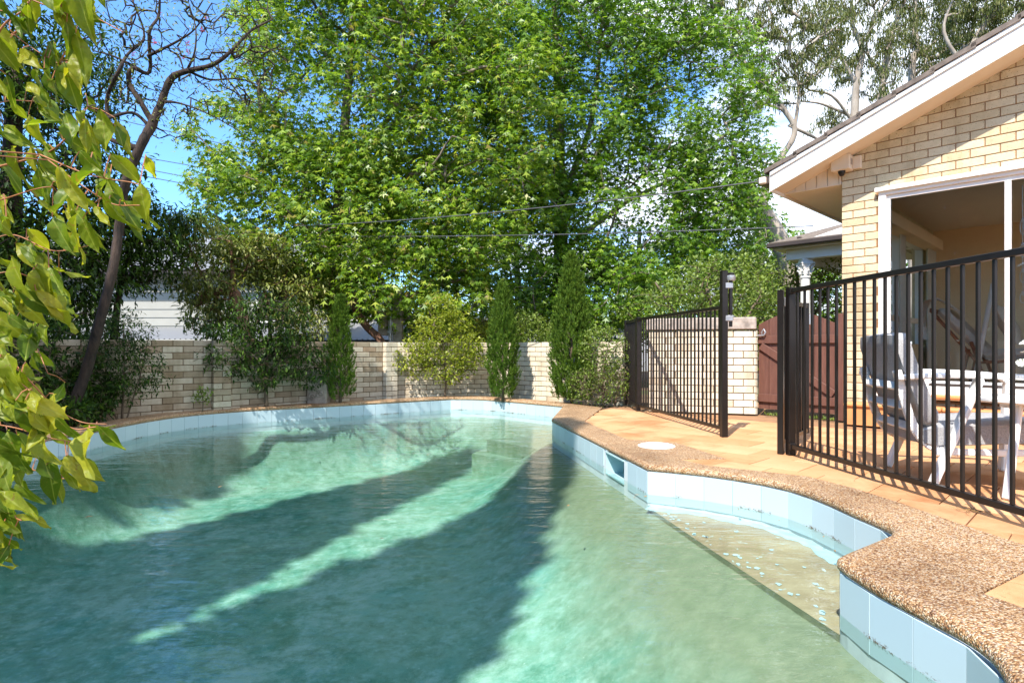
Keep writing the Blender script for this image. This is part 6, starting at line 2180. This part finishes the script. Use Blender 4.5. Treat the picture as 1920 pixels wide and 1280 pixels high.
# leaves hang from the twigs
def left_mask(py):
    prof_ = [(-80, 230), (0, 205), (60, 180), (100, 150), (160, 165), (200, 200), (260, 240), (330, 280), (400, 305), (450, 250), (500, 120), (560, 140), (600, 130), (660, 100), (740, 125), (800, 185), (860, 215), (920, 160), (960, 75), (1040, 45), (1100, -60)]
    return float(np.interp(py, [a for a, b in prof_], [b for a, b in prof_]))
AP = [(960 + p.x / p.y * FPX, 654 - (p.z - CAM_H) / p.y * FPX) for p, d in anch]
nleaf = 0
while nleaf < 292:
    py = random.uniform(-30, 1070)
    mk = left_mask(py)
    if mk < -20: continue
    px = mk - abs(random.gauss(0, 1)) * (mk + 60) * .55 if random.random() < .55 else random.uniform(-50, mk)
    if px < -60: continue
    if 430 < py < 560 and random.random() < .35: continue
    L = random.uniform(.045, .088)
    ax = (Vector((.34, 0, -.85)) + Vector((random.gauss(0, .34), random.gauss(0, .4), random.gauss(0, .30)))).normalized()
    # the leaf's tip is near (px,py); its base joins the nearest twig
    bqx, bqy = px - ax.x * L * .9 * FPX / FD0, py + ax.z * L * .9 * FPX / FD0
    k = min(range(len(AP)), key=lambda i: (AP[i][0] - bqx) ** 2 + (AP[i][1] - bqy) ** 2 + random.random() * 300)
    p, d = anch[k]
    D = p.y + random.uniform(-.07, .07)
    b = W(bqx, bqy, D)
    if (b - p).length > .085:
        b = p + (b - p).normalized() * .085
    nrml = Vector((random.gauss(-.1, .5), -.7 + random.gauss(0, .4), .5 + random.gauss(0, .45))).normalized()
    y = nrml.cross(ax).normalized(); zv = ax.cross(y)
    o = link('leaf', random.choice(FG), fgb)
    o.matrix_basis = Matrix(((ax.x * L, y.x * L, zv.x * L, b.x), (ax.y * L, y.y * L, zv.y * L, b.y), (ax.z * L, y.z * L, zv.z * L, b.z), (0, 0, 0, 1)))
    tw2.tube([p, p.lerp(b, .5) + Vector((0, 0, .004)), b], [.0011, .0009, .0008], 4, False)
    nleaf += 1
tag(tw2.build('leaf_stalks', M_fgtwig, fgb), kind='stuff')
# the trunk it grows from, standing left of the camera
fgb2 = MB(); fgb2.tube(catmull([(-2.5, .2, -.05), (-2.4, .3, .6), (-2.2, .4, 1.4), (-2.0, .3, 2.4)], 5), [.09] * 6 + [.075] * 5 + [.06] * 5, 10)
fgb2.build('limb', Bk_grey, fgb, True)

# ------------------------------------------------------------------ trees behind the camera that shade the pool
def tall_conifer(label, x, y, h, r, n=7000, gap=.0, zb=.8):
    root = empty('tall_conifer', (x, y, -.05), label, 'tree', 'tall conifers behind the photographer')
    t = RNG.random(n) ** .8
    a = RNG.random(n) * 2 * np.pi
    q = RNG.random(n) ** .5
    rr = r * (1 - t) ** .9 * q
    pos = np.stack([x + rr * np.cos(a), y + rr * np.sin(a), zb + t * (h - zb)], 1)
    d = np.stack([np.cos(a), np.sin(a), np.zeros(n) - .2], 1)
    nm = unit(RNG.normal(size=(n, 3)) * .6 + np.array(SUN) * 1.0)
    leaves('crown', T_OVAL, pos - d * .15, unit(d + RNG.normal(size=(n, 3)) * .3), nm, .52 * RNG.uniform(.6, 1.2, n), Lm_dark, root)
    MB().tube([(x, y, -.05), (x, y, h * .5), (x, y, h * .96)], [.14, .08, .02], 8).build('trunk', Bk_dark, root, True)
def caster(px_, py_, zf, dist):
    """foot of a tree whose tip throws its shadow on (px_,py_,zf) from dist metres away"""
    k = dist / math.hypot(.47, .88)
    return px_ - .47 * k, py_ - .88 * k, zf + 1.27 * k
SHADE = [
    ('conifer behind the photographer that shades the middle of the pool', .85, 7.6, 12.5, 2.05, 9000),
    ('second conifer behind the photographer that shades the left half of the pool', -.75, 9.6, 12.8, 1.75, 9000),
    ('third conifer behind the photographer that shades the left wall', -3.2, 11.5, 13.5, 3.2, 8000),
    ('fourth conifer far left behind the photographer', -6.9, 11.5, 13.0, 3.2, 8000),
]
for lb, x, y, dist, r, n in SHADE:
    fx_, fy_, fz_ = caster(x, y, -.95, dist)
    tall_conifer(lb, fx_, fy_, fz_, r, n)
